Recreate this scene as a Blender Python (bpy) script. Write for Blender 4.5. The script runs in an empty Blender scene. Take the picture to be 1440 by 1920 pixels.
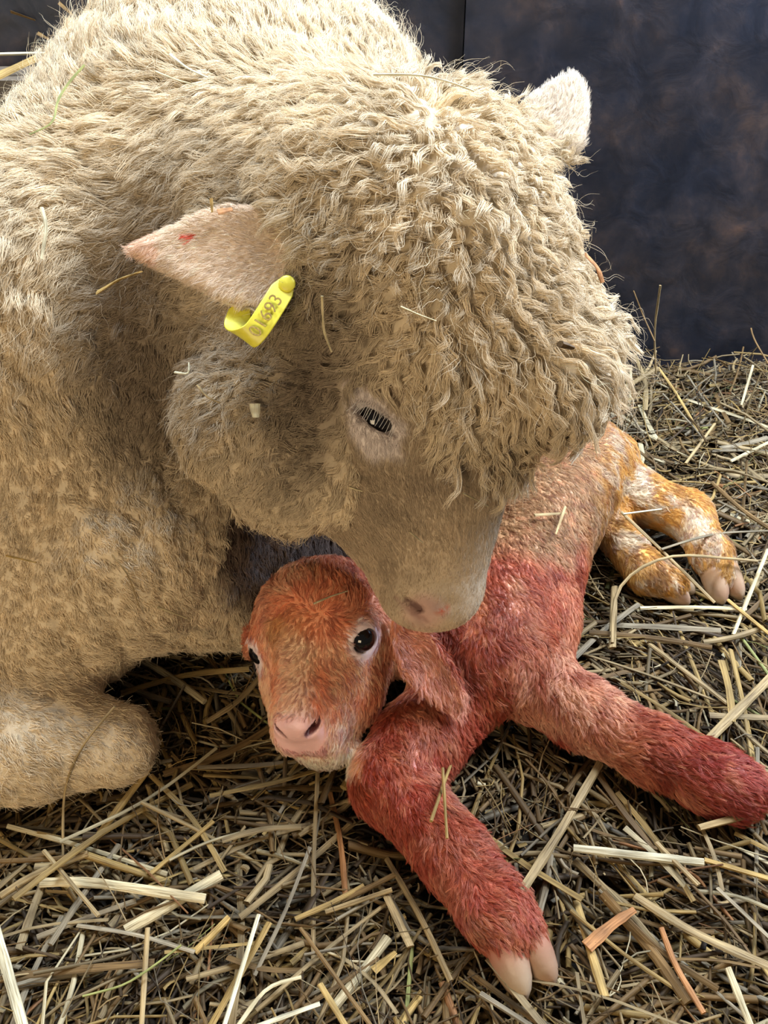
import bpy, math, random
import numpy as np
from mathutils import Vector, Matrix

HAIR = 1.0            # share of the hair locks that are grown
random.seed(7)
RNG = np.random.default_rng(11)
SC = bpy.context.scene
COL = SC.collection

# ------------------------------------------------------------------ camera, light, exposure
FPX = 1850.0                                   # focal length in pixels of the 1440x1920 frame
CAM = np.array([0.0, 0.0, 0.62])
PITCH = math.radians(38.0)
cd = bpy.data.cameras.new('camera')
cd.sensor_fit = 'VERTICAL'; cd.sensor_height = 24.0
cd.lens = 24.0 * FPX / 1920.0
cd.clip_start = 0.01
cam = bpy.data.objects.new('camera', cd)
cam.location = CAM.tolist()
cam.rotation_euler = (math.pi / 2 - PITCH, 0, 0)
COL.objects.link(cam)
SC.camera = cam

SC.view_settings.view_transform = 'Standard'
SC.view_settings.look = 'None'
SC.view_settings.gamma = 1.0
SC.view_settings.use_curve_mapping = False
SC.view_settings.exposure = 0.0
SC.cycles.max_bounces = 6
SC.cycles.diffuse_bounces = 3
SC.cycles.glossy_bounces = 2
SC.cycles.transmission_bounces = 3
SC.cycles.use_denoising = True
SC.cycles.denoising_prefilter = 'FAST'
SC.cycles.debug_use_compact_bvh = True
SC.cycles.use_adaptive_sampling = True
SC.cycles.adaptive_threshold = 0.03

world = bpy.data.worlds.new('barn_air')
SC.world = world
world.use_nodes = True
bg = world.node_tree.nodes['Background']
bg.inputs['Color'].default_value = (1.0, 0.87, 0.74, 1)
bg.inputs['Strength'].default_value = 0.13


def area_light(name, loc, target, size, power, color):
    ld = bpy.data.lights.new(name, 'AREA')
    ld.shape = 'RECTANGLE'; ld.size = size[0]; ld.size_y = size[1]
    ld.energy = power; ld.color = color
    o = bpy.data.objects.new(name, ld)
    o.location = loc
    d = Vector(target) - Vector(loc)
    o.rotation_euler = d.to_track_quat('-Z', 'Y').to_euler()
    COL.objects.link(o)
    return o


area_light('barn_opening_daylight', (0.85, 0.86, 1.40), (0.0, 0.66, 0.28), (0.6, 0.45), 37.0, (0.92, 0.96, 1.0))
area_light('roof_light', (-0.25, 1.07, 1.5), (-0.15, 0.80, 0.40), (0.8, 0.2), 38.0, (0.74, 0.86, 1.0))
area_light('side_window', (1.0, 0.86, 0.85), (0.35, 1.10, 0.42), (0.25, 0.3), 20.0, (0.62, 0.76, 1.0))
area_light('warm_front_fill', (-0.45, -0.45, 0.50), (-0.12, 0.58, 0.14), (0.5, 0.4), 6.6, (1.0, 0.78, 0.50))  # added warm fill from the front left, no visible source

# ------------------------------------------------------------------ picture geometry helpers (a pixel plus a real depth or height gives a point)
FW = np.array([0, math.cos(PITCH), -math.sin(PITCH)])
UP = np.array([0, math.sin(PITCH), math.cos(PITCH)])
RT = np.array([1.0, 0, 0])


def D(px, py, d):
    return CAM + d * (FW + RT * (px - 720) / FPX + UP * (960 - py) / FPX)


def G(px, py, z=0.0):
    v = FW + RT * (px - 720) / FPX + UP * (960 - py) / FPX
    return CAM + v * (z - CAM[2]) / v[2]


def project(P):
    q = np.asarray(P) - CAM
    d = q @ FW
    d = np.where(np.abs(d) < 1e-4, 1e-4, d)
    return 720 + FPX * (q @ RT) / d, 960 - FPX * (q @ UP) / d, d


def cv(r, u, t):            # a direction given as right, up, toward the viewer
    v = RT * r + UP * u - FW * t
    return v / np.linalg.norm(v)


def nrm(v):
    v = np.asarray(v, float)
    return v / np.maximum(np.linalg.norm(v, axis=-1, keepdims=True), 1e-9)


# ------------------------------------------------------------------ numpy value noise
_perm = np.random.default_rng(3).random(65536).astype(np.float32)


def _h(ix, iy, iz):
    n = (ix * 73856093) ^ (iy * 19349663) ^ (iz * 83492791)
    return _perm[n & 65535]


def vnoise(P):
    P = np.asarray(P, float)
    f = np.floor(P); i = f.astype(np.int64); w = P - f
    w = w * w * (3 - 2 * w)
    x, y, z = i[:, 0], i[:, 1], i[:, 2]
    r = 0
    for dx in (0, 1):
        for dy in (0, 1):
            for dz in (0, 1):
                r = r + _h(x + dx, y + dy, z + dz) * (w[:, 0] if dx else 1 - w[:, 0]) * (w[:, 1] if dy else 1 - w[:, 1]) * (w[:, 2] if dz else 1 - w[:, 2])
    return r * 2 - 1


def fbm(P, freq, oct=3):
    P = np.asarray(P, float) * freq
    s, a, t = 0, 1.0, 0
    for k in range(oct):
        s = s + a * vnoise(P + 17.3 * k); t += a
        a *= 0.5; P = P * 2.03
    return s / t


def sstep(a, b, x):
    t = np.clip((x - a) / (b - a), 0, 1)
    return t * t * (3 - 2 * t)


# ------------------------------------------------------------------ signed distance field bodies
class Field:
    def __init__(self, lo, hi, vox):
        self.lo = np.array(lo, float); self.vox = vox
        self.n = np.ceil((np.array(hi) - self.lo) / vox).astype(int) + 1
        self.F = np.full(self.n, 0.15, np.float32)

    def box(self, lo, hi, pad):
        a = np.clip(np.floor((np.array(lo) - pad - self.lo) / self.vox).astype(int), 0, self.n)
        b = np.clip(np.ceil((np.array(hi) + pad - self.lo) / self.vox).astype(int) + 1, 0, self.n)
        sl = tuple(slice(i, j) for i, j in zip(a, b))
        ax = [(self.lo[k] + self.vox * np.arange(a[k], b[k])).astype(np.float32) for k in range(3)]
        X, Y, Z = np.meshgrid(*ax, indexing='ij')
        return sl, X, Y, Z

    def put(self, sl, d, k, op):
        A = self.F[sl]
        if op == '+':
            if k > 0:
                h = np.clip(0.5 + 0.5 * (A - d) / k, 0, 1)
                self.F[sl] = A * (1 - h) + d * h - k * h * (1 - h)
            else:
                self.F[sl] = np.minimum(A, d)
        else:
            h = np.clip(0.5 - 0.5 * (A + d) / max(k, 1e-5), 0, 1)
            self.F[sl] = A * (1 - h) - d * h + k * h * (1 - h)

    def ell(self, c, r, axes=None, k=0.02, op='+'):
        c = np.array(c, float); r = np.array(r, float)
        M = np.eye(3) if axes is None else np.array([nrm(a) for a in axes])
        R = r.max()
        sl, X, Y, Z = self.box(c - R, c + R, k + 3 * self.vox)
        X = X - c[0]; Y = Y - c[1]; Z = Z - c[2]
        q = [(M[i, 0] * X + M[i, 1] * Y + M[i, 2] * Z) for i in range(3)]
        k0 = np.sqrt(sum((q[i] / r[i]) ** 2 for i in range(3)))
        k1 = np.sqrt(sum((q[i] / r[i] ** 2) ** 2 for i in range(3)))
        d = np.where(k0 < 1e-4, -r.min(), k0 * (k0 - 1) / np.maximum(k1, 1e-6))
        self.put(sl, d.astype(np.float32), k, op)

    def cone(self, a, b, ra, rb, k=0.02, op='+'):
        a = np.array(a, float); b = np.array(b, float)
        R = max(ra, rb)
        sl, X, Y, Z = self.box(np.minimum(a, b) - R, np.maximum(a, b) + R, k + 3 * self.vox)
        ab = b - a; L2 = ab @ ab
        t = np.clip(((X - a[0]) * ab[0] + (Y - a[1]) * ab[1] + (Z - a[2]) * ab[2]) / L2, 0, 1)
        d = np.sqrt((X - a[0] - t * ab[0]) ** 2 + (Y - a[1] - t * ab[1]) ** 2 + (Z - a[2] - t * ab[2]) ** 2) - (ra + (rb - ra) * t)
        self.put(sl, d.astype(np.float32), k, op)

    def chain(self, pts, rad, k=0.012, op='+'):
        for i in range(len(pts) - 1):
            self.cone(pts[i], pts[i + 1], rad[i], rad[i + 1], k, op)

    def leaf(self, o, ax, ay, outline, th, cup=0.0, k=0.006, op='+'):
        """a flat outline (in the plane of ax, ay) with thickness th, cupped along ay"""
        ax = nrm(ax); az = nrm(np.cross(ax, ay)); ay = np.cross(az, ax)
        o = np.array(o, float); poly = np.array(outline, float)
        pts = o + poly[:, :1] * ax + poly[:, 1:2] * ay
        sl, X, Y, Z = self.box(pts.min(0), pts.max(0), k + 4 * self.vox + abs(cup) * 0.01 + 0.008)
        X = X - o[0]; Y = Y - o[1]; Z = Z - o[2]
        u = ax[0] * X + ax[1] * Y + ax[2] * Z
        v = ay[0] * X + ay[1] * Y + ay[2] * Z
        w = az[0] * X + az[1] * Y + az[2] * Z
        w = w - cup * v * v
        best = np.full(u.shape, 9.0, np.float32); inside = np.zeros(u.shape, bool)
        m = len(poly)
        for i in range(m):
            p, q = poly[i], poly[(i + 1) % m]
            e = q - p
            t = np.clip(((u - p[0]) * e[0] + (v - p[1]) * e[1]) / (e @ e), 0, 1)
            best = np.minimum(best, (u - p[0] - t * e[0]) ** 2 + (v - p[1] - t * e[1]) ** 2)
            cnd = ((p[1] <= v) != (q[1] <= v))
            xi = p[0] + (v - p[1]) * e[0] / (e[1] if abs(e[1]) > 1e-9 else 1e-9)
            inside ^= cnd & (u < xi)
        s = np.sqrt(best) * np.where(inside, -1, 1)
        a = np.maximum(s + th, 0); b = np.maximum(np.abs(w) , 0)
        d = np.sqrt(a * a + b * b) - th
        self.put(sl, d.astype(np.float32), k, op)

    def sample(self, P):
        P = np.asarray(P, float)
        g = (P - self.lo) / self.vox
        ok = np.all((g >= 0) & (g < self.n - 1.001), axis=1)
        g = np.clip(g, 0, self.n - 1.001)
        i = np.floor(g).astype(int); w = g - i
        r = 0
        for dx in (0, 1):
            for dy in (0, 1):
                for dz in (0, 1):
                    r = r + self.F[i[:, 0] + dx, i[:, 1] + dy, i[:, 2] + dz] * (w[:, 0] if dx else 1 - w[:, 0]) * (w[:, 1] if dy else 1 - w[:, 1]) * (w[:, 2] if dz else 1 - w[:, 2])
        return np.where(ok, r, 0.15)

    def mesh(self, smooth=2):
        F = self.F
        S = F < 0
        nx, ny, nz = F.shape
        cell = np.zeros((nx - 1, ny - 1, nz - 1), np.int8)
        for dx in (0, 1):
            for dy in (0, 1):
                for dz in (0, 1):
                    cell += S[dx:nx - 1 + dx, dy:ny - 1 + dy, dz:nz - 1 + dz]
        act = np.argwhere((cell > 0) & (cell < 8))
        del cell
        idx = np.full((nx - 1, ny - 1, nz - 1), -1, np.int32)
        idx[act[:, 0], act[:, 1], act[:, 2]] = np.arange(len(act))
        acc = np.zeros((len(act), 3)); cnt = np.zeros(len(act))
        corners = [(x, y, z) for x in (0, 1) for y in (0, 1) for z in (0, 1)]
        for ca in corners:
            for ax in range(3):
                if ca[ax]:
                    continue
                cb = list(ca); cb[ax] = 1
                fa = F[act[:, 0] + ca[0], act[:, 1] + ca[1], act[:, 2] + ca[2]]
                fb = F[act[:, 0] + cb[0], act[:, 1] + cb[1], act[:, 2] + cb[2]]
                m = (fa < 0) != (fb < 0)
                t = fa[m] / (fa[m] - fb[m])
                p = np.array([ca] * m.sum(), float).reshape(-1, 3)
                p[:, ax] += t
                acc[m] += p; cnt[m] += 1
        V = self.lo + self.vox * (act + acc / cnt[:, None])
        quads = []
        for ax in range(3):
            sl0 = [slice(None)] * 3; sl1 = [slice(None)] * 3
            sl0[ax] = slice(0, -1); sl1[ax] = slice(1, None)
            a = S[tuple(sl0)]; b = S[tuple(sl1)]
            e = np.argwhere(a != b)
            o1, o2 = [(1, 2), (2, 0), (0, 1)][ax]
            ok = (e[:, o1] > 0) & (e[:, o2] > 0) & (e[:, o1] < F.shape[o1] - 1) & (e[:, o2] < F.shape[o2] - 1)
            e = e[ok]
            flip = a[e[:, 0], e[:, 1], e[:, 2]]
            def cidx(d1, d2):
                q = e.copy(); q[:, o1] += d1; q[:, o2] += d2
                return idx[q[:, 0], q[:, 1], q[:, 2]]
            Q = np.stack([cidx(-1, -1), cidx(0, -1), cidx(0, 0), cidx(-1, 0)], 1)
            Q[~flip] = Q[~flip][:, ::-1]
            quads.append(Q)
        Q = np.concatenate(quads)
        Q = Q[(Q >= 0).all(1)]
        for _ in range(smooth):
            s = np.zeros_like(V); c = np.zeros(len(V))
            for i in range(4):
                a, b = Q[:, i], Q[:, (i + 1) % 4]
                for k in range(3):
                    s[:, k] += np.bincount(a, V[b, k], len(V)) + np.bincount(b, V[a, k], len(V))
                c += np.bincount(a, minlength=len(V)) + np.bincount(b, minlength=len(V))
            V = V * 0.5 + 0.5 * s / np.maximum(c, 1)[:, None]
        return V, Q


def vnormals(V, Q):
    fn = np.cross(V[Q[:, 2]] - V[Q[:, 0]], V[Q[:, 3]] - V[Q[:, 1]])
    N = np.zeros_like(V)
    for i in range(4):
        for k in range(3):
            N[:, k] += np.bincount(Q[:, i], fn[:, k], len(V))
    return nrm(N)


# ------------------------------------------------------------------ object helpers
def link(o, parent=None):
    COL.objects.link(o)
    if parent is not None:
        o.parent = parent
    return o


def raw_mesh(name, V, F, mat, parent=None, smooth=True, colors=None):
    V = np.asarray(V, float)
    me = bpy.data.meshes.new(name)
    if isinstance(F, np.ndarray) and F.shape[1] in (3, 4):
        w = F.shape[1]
        me.vertices.add(len(V)); me.vertices.foreach_set('co', V.astype(np.float32).ravel())
        me.loops.add(F.size); me.loops.foreach_set('vertex_index', F.astype(np.int32).ravel())
        me.polygons.add(len(F)); me.polygons.foreach_set('loop_start', np.arange(0, F.size, w, dtype=np.int32))
        me.update(calc_edges=True)
    else:
        me.from_pydata([tuple(v) for v in V], [], [tuple(f) for f in F])
    if smooth:
        me.polygons.foreach_set('use_smooth', [True] * len(me.polygons))
    if colors is not None:
        at = me.attributes.new('tint', 'FLOAT_COLOR', 'POINT')
        c = np.ones((len(V), 4), np.float32); c[:, :3] = colors
        at.data.foreach_set('color', c.ravel())
    if mat is not None:
        me.materials.append(mat)
    o = bpy.data.objects.new(name, me)
    return link(o, parent)


def empty(name, loc=(0, 0, 0)):
    o = bpy.data.objects.new(name, None)
    o.location = loc
    o.empty_display_size = 0.02
    return link(o)


def tag(o, label=None, cat=None, group=None, kind=None):
    if label: o['label'] = label
    if cat: o['category'] = cat
    if group: o['group'] = group
    if kind: o['kind'] = kind
    return o


# ------------------------------------------------------------------ materials
def mat_new(name):
    m = bpy.data.materials.new(name); m.use_nodes = True
    nt = m.node_tree
    return m, nt, nt.nodes['Principled BSDF'], nt.nodes['Material Output']


def ramp(nt, stops):
    r = nt.nodes.new('ShaderNodeValToRGB')
    el = r.color_ramp.elements
    while len(el) > 1:
        el.remove(el[-1])
    el[0].position = stops[0][0]; el[0].color = (*stops[0][1], 1)
    for p, c in stops[1:]:
        e = el.new(p); e.color = (*c, 1)
    return r


def simple_mat(name, color, rough=0.6, noise=None, spec=0.5, sss=0.0):
    m, nt, b, out = mat_new(name)
    b.inputs['Roughness'].default_value = rough
    b.inputs['Specular IOR Level'].default_value = spec
    if sss:
        b.inputs['Subsurface Weight'].default_value = sss
        b.inputs['Subsurface Radius'].default_value = (1.0, 0.4, 0.25)
        b.inputs['Subsurface Scale'].default_value = 0.004
    if noise:
        n = nt.nodes.new('ShaderNodeTexNoise'); n.inputs['Scale'].default_value = noise[0]
        n.inputs['Detail'].default_value = 5
        tc = nt.nodes.new('ShaderNodeTexCoord')
        nt.links.new(tc.outputs['Object'], n.inputs['Vector'])
        r = ramp(nt, [(0.3, color), (0.7, noise[1])])
        nt.links.new(n.outputs['Fac'], r.inputs['Fac'])
        nt.links.new(r.outputs['Color'], b.inputs['Base Color'])
    else:
        b.inputs['Base Color'].default_value = (*color, 1)
    return m


def tint_mat(name, rough=0.7, spec=0.3, sss=0.0, mul_noise=None, bump=None, transl=0.0):
    """colour comes from the 'tint' attribute (dirt, blood, hair colour and painted shade), multiplied by fine noise"""
    m, nt, b, out = mat_new(name)
    a = nt.nodes.new('ShaderNodeAttribute'); a.attribute_name = 'tint'
    src = a.outputs['Color']
    if mul_noise:
        n = nt.nodes.new('ShaderNodeTexNoise'); n.inputs['Scale'].default_value = mul_noise[0]; n.inputs['Detail'].default_value = 4
        tc = nt.nodes.new('ShaderNodeTexCoord'); nt.links.new(tc.outputs['Object'], n.inputs['Vector'])
        r = ramp(nt, [(0.3, (mul_noise[1],) * 3), (0.7, (1, 1, 1))])
        nt.links.new(n.outputs['Fac'], r.inputs['Fac'])
        mx = nt.nodes.new('ShaderNodeMix'); mx.data_type = 'RGBA'; mx.blend_type = 'MULTIPLY'
        mx.inputs['Factor'].default_value = 1
        nt.links.new(src, mx.inputs['A']); nt.links.new(r.outputs['Color'], mx.inputs['B'])
        src = mx.outputs['Result']
    nt.links.new(src, b.inputs['Base Color'])
    b.inputs['Roughness'].default_value = rough
    b.inputs['Specular IOR Level'].default_value = spec
    if sss:
        b.inputs['Subsurface Weight'].default_value = sss
        b.inputs['Subsurface Radius'].default_value = (1.0, 0.35, 0.2)
        b.inputs['Subsurface Scale'].default_value = 0.004
    if bump:
        n = nt.nodes.new('ShaderNodeTexNoise'); n.inputs['Scale'].default_value = bump[0]; n.inputs['Detail'].default_value = 6
        tc = nt.nodes.new('ShaderNodeTexCoord'); nt.links.new(tc.outputs['Object'], n.inputs['Vector'])
        bp = nt.nodes.new('ShaderNodeBump'); bp.inputs['Strength'].default_value = bump[1]; bp.inputs['Distance'].default_value = bump[2]
        nt.links.new(n.outputs['Fac'], bp.inputs['Height']); nt.links.new(bp.outputs['Normal'], b.inputs['Normal'])
    if transl:
        t = nt.nodes.new('ShaderNodeBsdfTranslucent'); nt.links.new(src, t.inputs['Color'])
        ms = nt.nodes.new('ShaderNodeMixShader'); ms.inputs['Fac'].default_value = transl
        nt.links.new(b.outputs['BSDF'], ms.inputs[1]); nt.links.new(t.outputs['BSDF'], ms.inputs[2])
        nt.links.new(ms.outputs['Shader'], out.inputs['Surface'])
    return m


M_wool = tint_mat('wool', rough=0.55, spec=0.25, transl=0.13)
M_coat = tint_mat('wet_coat', rough=0.42, spec=0.45, transl=0.15)
M_ewe_skin = tint_mat('ewe_skin', rough=0.75, spec=0.25, bump=(260, 0.4, 0.001), mul_noise=(90, 0.8))
M_lamb_skin = tint_mat('lamb_skin', rough=0.42, spec=0.4, sss=0.06, bump=(420, 0.35, 0.0008))
M_eye = simple_mat('dark_wet_eye', (0.004, 0.004, 0.006), rough=0.08, spec=0.6)
M_lid = simple_mat('pale_eyelid', (0.55, 0.47, 0.47), rough=0.5, noise=(400, (0.66, 0.58, 0.58)), sss=0.1)
M_lash = simple_mat('white_lash', (0.85, 0.83, 0.82), rough=0.5)
M_hoof = simple_mat('soft_pale_hoof', (0.62, 0.50, 0.33), rough=0.35, noise=(120, (0.78, 0.68, 0.52)), sss=0.2)
M_tag = simple_mat('yellow_tag_plastic', (0.72, 0.66, 0.05), rough=0.4, noise=(180, (0.85, 0.80, 0.10)))
M_ink = simple_mat('brown_tag_ink', (0.20, 0.11, 0.03), rough=0.6, noise=(900, (0.45, 0.33, 0.06)))

# ------------------------------------------------------------------ the setting: floor, wall, ledge
WALL_Y = 1.10


def ground_h(P):
    x, y = P[:, 0], P[:, 1]
    q = np.stack([x, y, x * 0], 1)
    h = -0.012 + 0.012 * fbm(q, 7, 3)
    h = h + 0.006 * sstep(0.86, 1.06, y + 0.05 * vnoise(q * 5)) * sstep(0.0, 0.3, x)
    return h


def build_setting():
    xs = np.linspace(-1.5, 1.3, 180); ys = np.linspace(-0.9, WALL_Y, 150)
    X, Y = np.meshgrid(xs, ys, indexing='ij')
    P = np.stack([X.ravel(), Y.ravel(), X.ravel() * 0], 1)
    P[:, 2] = ground_h(P) - 0.006
    i = np.arange(len(xs) - 1)[:, None] * len(ys) + np.arange(len(ys) - 1)[None]
    i = i.ravel()
    Q = np.stack([i, i + len(ys), i + len(ys) + 1, i + 1], 1)
    m, nt, b, out = mat_new('trampled_litter')
    tc = nt.nodes.new('ShaderNodeTexCoord')
    n = nt.nodes.new('ShaderNodeTexNoise'); n.inputs['Scale'].default_value = 60; n.inputs['Detail'].default_value = 8
    mp = nt.nodes.new('ShaderNodeMapping'); mp.inputs['Scale'].default_value = (1, 3, 1)
    nt.links.new(tc.outputs['Object'], mp.inputs['Vector']); nt.links.new(mp.outputs['Vector'], n.inputs['Vector'])
    r = ramp(nt, [(0.35, (0.012, 0.008, 0.004)), (0.55, (0.05, 0.032, 0.014)), (0.8, (0.15, 0.10, 0.045))])
    nt.links.new(n.outputs['Fac'], r.inputs['Fac']); nt.links.new(r.outputs['Color'], b.inputs['Base Color'])
    b.inputs['Roughness'].default_value = 0.8
    bp = nt.nodes.new('ShaderNodeBump'); bp.inputs['Distance'].default_value = 0.004
    nt.links.new(n.outputs['Fac'], bp.inputs['Height']); nt.links.new(bp.outputs['Normal'], b.inputs['Normal'])
    tag(raw_mesh('floor', P, Q, m), kind='structure')

    # dark mottled panel wall
    m, nt, b, out = mat_new('rusty_panel')
    tc = nt.nodes.new('ShaderNodeTexCoord')
    n1 = nt.nodes.new('ShaderNodeTexNoise'); n1.inputs['Scale'].default_value = 11; n1.inputs['Detail'].default_value = 9; n1.inputs['Roughness'].default_value = 0.68
    n2 = nt.nodes.new('ShaderNodeTexNoise'); n2.inputs['Scale'].default_value = 24; n2.inputs['Detail'].default_value = 8; n2.inputs['Distortion'].default_value = 0.6
    for n in (n1, n2):
        nt.links.new(tc.outputs['Object'], n.inputs['Vector'])
    r1 = ramp(nt, [(0.40, (0.016, 0.018, 0.027)), (0.54, (0.036, 0.031, 0.034)), (0.70, (0.085, 0.055, 0.040))])
    r2 = ramp(nt, [(0.40, (0.55, 0.55, 0.6)), (0.62, (1.15, 1.1, 1.1)), (0.75, (1.9, 1.55, 1.35))])
    nt.links.new(n1.outputs['Fac'], r1.inputs['Fac']); nt.links.new(n2.outputs['Fac'], r2.inputs['Fac'])
    mx = nt.nodes.new('ShaderNodeMix'); mx.data_type = 'RGBA'; mx.blend_type = 'MULTIPLY'; mx.inputs['Factor'].default_value = 1
    nt.links.new(r1.outputs['Color'], mx.inputs['A']); nt.links.new(r2.outputs['Color'], mx.inputs['B'])
    nt.links.new(mx.outputs['Result'], b.inputs['Base Color'])
    b.inputs['Roughness'].default_value = 0.5
    b.inputs['Specular IOR Level'].default_value = 0.6
    b.inputs['Specular Tint'].default_value = (0.7, 0.8, 1.0, 1)
    bp = nt.nodes.new('ShaderNodeBump'); bp.inputs['Strength'].default_value = 0.5; bp.inputs['Distance'].default_value = 0.003
    nt.links.new(n2.outputs['Fac'], bp.inputs['Height']); nt.links.new(bp.outputs['Normal'], b.inputs['Normal'])
    V = []; F = []

    def box(x0, x1, y0, y1, z0, z1, bev=0.0):
        k = len(V)
        for x, y, z in ((x0, y0, z0), (x1, y0, z0), (x1, y1, z0), (x0, y1, z0), (x0, y0, z1), (x1, y0, z1), (x1, y1, z1), (x0, y1, z1)):
            V.append((x, y, z))
        for f in ((0, 3, 2, 1), (4, 5, 6, 7), (0, 1, 5, 4), (1, 2, 6, 5), (2, 3, 7, 6), (3, 0, 4, 7)):
            F.append(tuple(k + i for i in f))
    box(0.083, 1.6, WALL_Y, WALL_Y + 0.05, -0.05, 0.95)
    box(-1.6, 0.082, WALL_Y + 0.006, WALL_Y + 0.05, -0.05, 0.95)
    tag(raw_mesh('wall_back', V, F, m, smooth=False), kind='structure')
    V.clear(); F.clear()
    box(-1.6, -0.20, WALL_Y - 0.055, WALL_Y + 0.0, 0.33, 0.352)
    wood = simple_mat('grey_rail_wood', (0.10, 0.075, 0.05), 0.8, noise=(30, (0.20, 0.155, 0.11)))
    tag(raw_mesh('trim_1', V, F, wood, smooth=False), kind='structure')


build_setting()

# ------------------------------------------------------------------ ewe body
EWE = Field((-1.02, 0.36, -0.02), (0.28, 1.09, 0.56), 0.0033)
E = EWE
E.ell((-0.15, 0.79, 0.262), (0.165, 0.19, 0.205), k=0.05)            # shoulders and withers
E.ell((-0.10, 0.84, 0.30), (0.15, 0.15, 0.175), k=0.05)
E.ell((-0.45, 0.78, 0.200), (0.34, 0.205, 0.185), k=0.03)            # barrel
E.ell((-0.76, 0.80, 0.19), (0.20, 0.20, 0.17), k=0.06)              # rump
E.ell((-0.20, 0.70, 0.19), (0.13, 0.15, 0.145), k=0.05)
E.ell(D(215, 1010, 0.745), (0.098, 0.075, 0.075), k=0.05)
E.ell(D(400, 1050, 0.83), (0.085, 0.07, 0.08), k=0.05)
E.ell(D(520, 985, 0.89), (0.08, 0.07, 0.09), k=0.05)
E.ell((-0.005, 0.70, 0.25), (0.085, 0.07, 0.075), k=0.04)  # throat bulk added behind the face to block light under the neck
E.ell(D(0, 1160, 0.77), (0.10, 0.08, 0.085), k=0.05)             # chest
E.ell((-0.30, 0.66, 0.30), (0.14, 0.11, 0.11), k=0.06)              # shoulder blade
E.cone((-0.12, 0.74, 0.31), (0.0, 0.60, 0.37), 0.125, 0.088, k=0.05)  # neck
# folded foreleg, knee forward
E.chain([(-0.33, 0.62, 0.10), G(40, 1392, 0.045), G(222, 1392, 0.036)], [0.055, 0.037, 0.027], k=0.03)
E.chain([G(215, 1405, 0.03), G(-40, 1440, 0.026)], [0.024, 0.02], k=0.015)
E.chain([(-0.80, 0.70, 0.10), (-0.60, 0.58, 0.05), (-0.78, 0.54, 0.03)], [0.09, 0.045, 0.028], k=0.04)
# head
HC = D(826, 505, 0.625)
E.ell(HC, (0.073, 0.08, 0.088), k=0.04)
E.ell(D(1002, 678, 0.62), (0.042, 0.046, 0.042), k=0.035)            # woolly forehead
E.ell(D(790, 700, 0.62), (0.052, 0.05, 0.05), k=0.03)
E.ell(D(485, 785, 0.635), (0.047, 0.047, 0.046), k=0.035)           # cheek wool
E.cone(D(600, 640, 0.65), D(560, 860, 0.66), 0.055, 0.046, k=0.03)
# face
FA = D(790, 850, 0.652); FB = D(808, 1080, 0.668)
E.cone(FA, FB, 0.054, 0.030, k=0.02)
E.cone(D(690, 900, 0.67), D(745, 1045, 0.69), 0.045, 0.024, k=0.02)     # jaw
E.cone(D(860, 860, 0.645), D(858, 1075, 0.66), 0.036, 0.0155, k=0.02)   # nose bridge
E.ell(D(812, 1118, 0.668), (0.030, 0.026, 0.020), k=0.014)              # muzzle
E.ell(D(775, 1122, 0.672), (0.020, 0.02, 0.012), k=0.01)                # lips
E.cone(D(742, 1086, 0.684), D(790, 1128, 0.682), 0.014, 0.012, k=0.01)  # chin
# eye area
EYE = D(700, 800, 0.597)
E.ell(D(704, 800, 0.610), (0.026, 0.022, 0.032), k=0.014)
E.cone(D(690, 752, 0.597), D(752, 792, 0.599), 0.0065, 0.006, k=0.005)     # brow lid
E.ell(D(706, 786, 0.588), (0.0185, 0.0052, 0.0110), (RT * 0.82 - UP * 0.57, RT * 0.57 + UP * 0.82, FW), k=0.002, op='-')
# nostril and mouth
E.cone(D(762, 1126, 0.6475), D(786, 1142, 0.6475), 0.0026, 0.0036, k=0.004, op='-')
E.cone(D(833, 1136, 0.640), D(848, 1128, 0.640), 0.0022, 0.0026, k=0.004, op='-')
# ears
def ear_pts(pix, d0, o_pix, d_of):
    return [D(px, py, d_of(px)) for px, py in pix]


def ear(field, pix, dfun, th, cup, k):
    P = np.array([D(px, py, dfun(px, py)) for px, py in pix])
    o = P.mean(0)
    U, S_, Vt = np.linalg.svd(P - o)
    ax, ay = Vt[0], Vt[1]
    az = nrm(np.cross(ax, ay)); ay2 = np.cross(az, ax)
    out = np.stack([(P - o) @ ax, (P - o) @ ay2], 1)
    if az @ FW > 0:
        cup = -cup
    field.leaf(o, ax, ay, out, th, cup, k)


ear(E, [(232, 464), (300, 433), (370, 400), (430, 384), (500, 392), (560, 410), (625, 430), (630, 560), (560, 560), (500, 580), (455, 580), (400, 556), (320, 515), (262, 484)],
    lambda x, y: 0.548 + (x - 232) / 400 * 0.022, 0.0035, 5.0, 0.008)
ear(E, [(1076, 138), (1100, 170), (1102, 215), (1090, 280), (1062, 305), (975, 315), (945, 240), (985, 195), (1030, 160)],
    lambda x, y: 0.66 - (y - 138) / 220 * 0.02, 0.0038, 8.0, 0.01)

ewe = tag(empty('ewe', (-0.3, 0.75, 0)), 'cream woolly ewe lying down and bending her head to nuzzle the lamb', 'sheep')


def make_child(o):
    o.matrix_parent_inverse = o.parent.matrix_basis.inverted() if False else Matrix.Translation(-o.parent.location)
    return o


EV, EQ = E.mesh(2)
EN = vnormals(EV, EQ)


def cells(P, size):
    """distance to the nearest of a jittered set of points, in cells"""
    q = P / size; b = np.floor(q).astype(np.int64); best = np.full(len(P), 9.0)
    for dx in (-1, 0, 1):
        for dy in (-1, 0, 1):
            for dz in (-1, 0, 1):
                c = b + np.array([dx, dy, dz])
                j = np.stack([_h(c[:, 0] + 31 * k, c[:, 1] + 57 * k, c[:, 2] + 13 * k) for k in (1, 2, 3)], 1)
                best = np.minimum(best, ((c + j - q) ** 2).sum(1))
    return np.sqrt(best)



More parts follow.
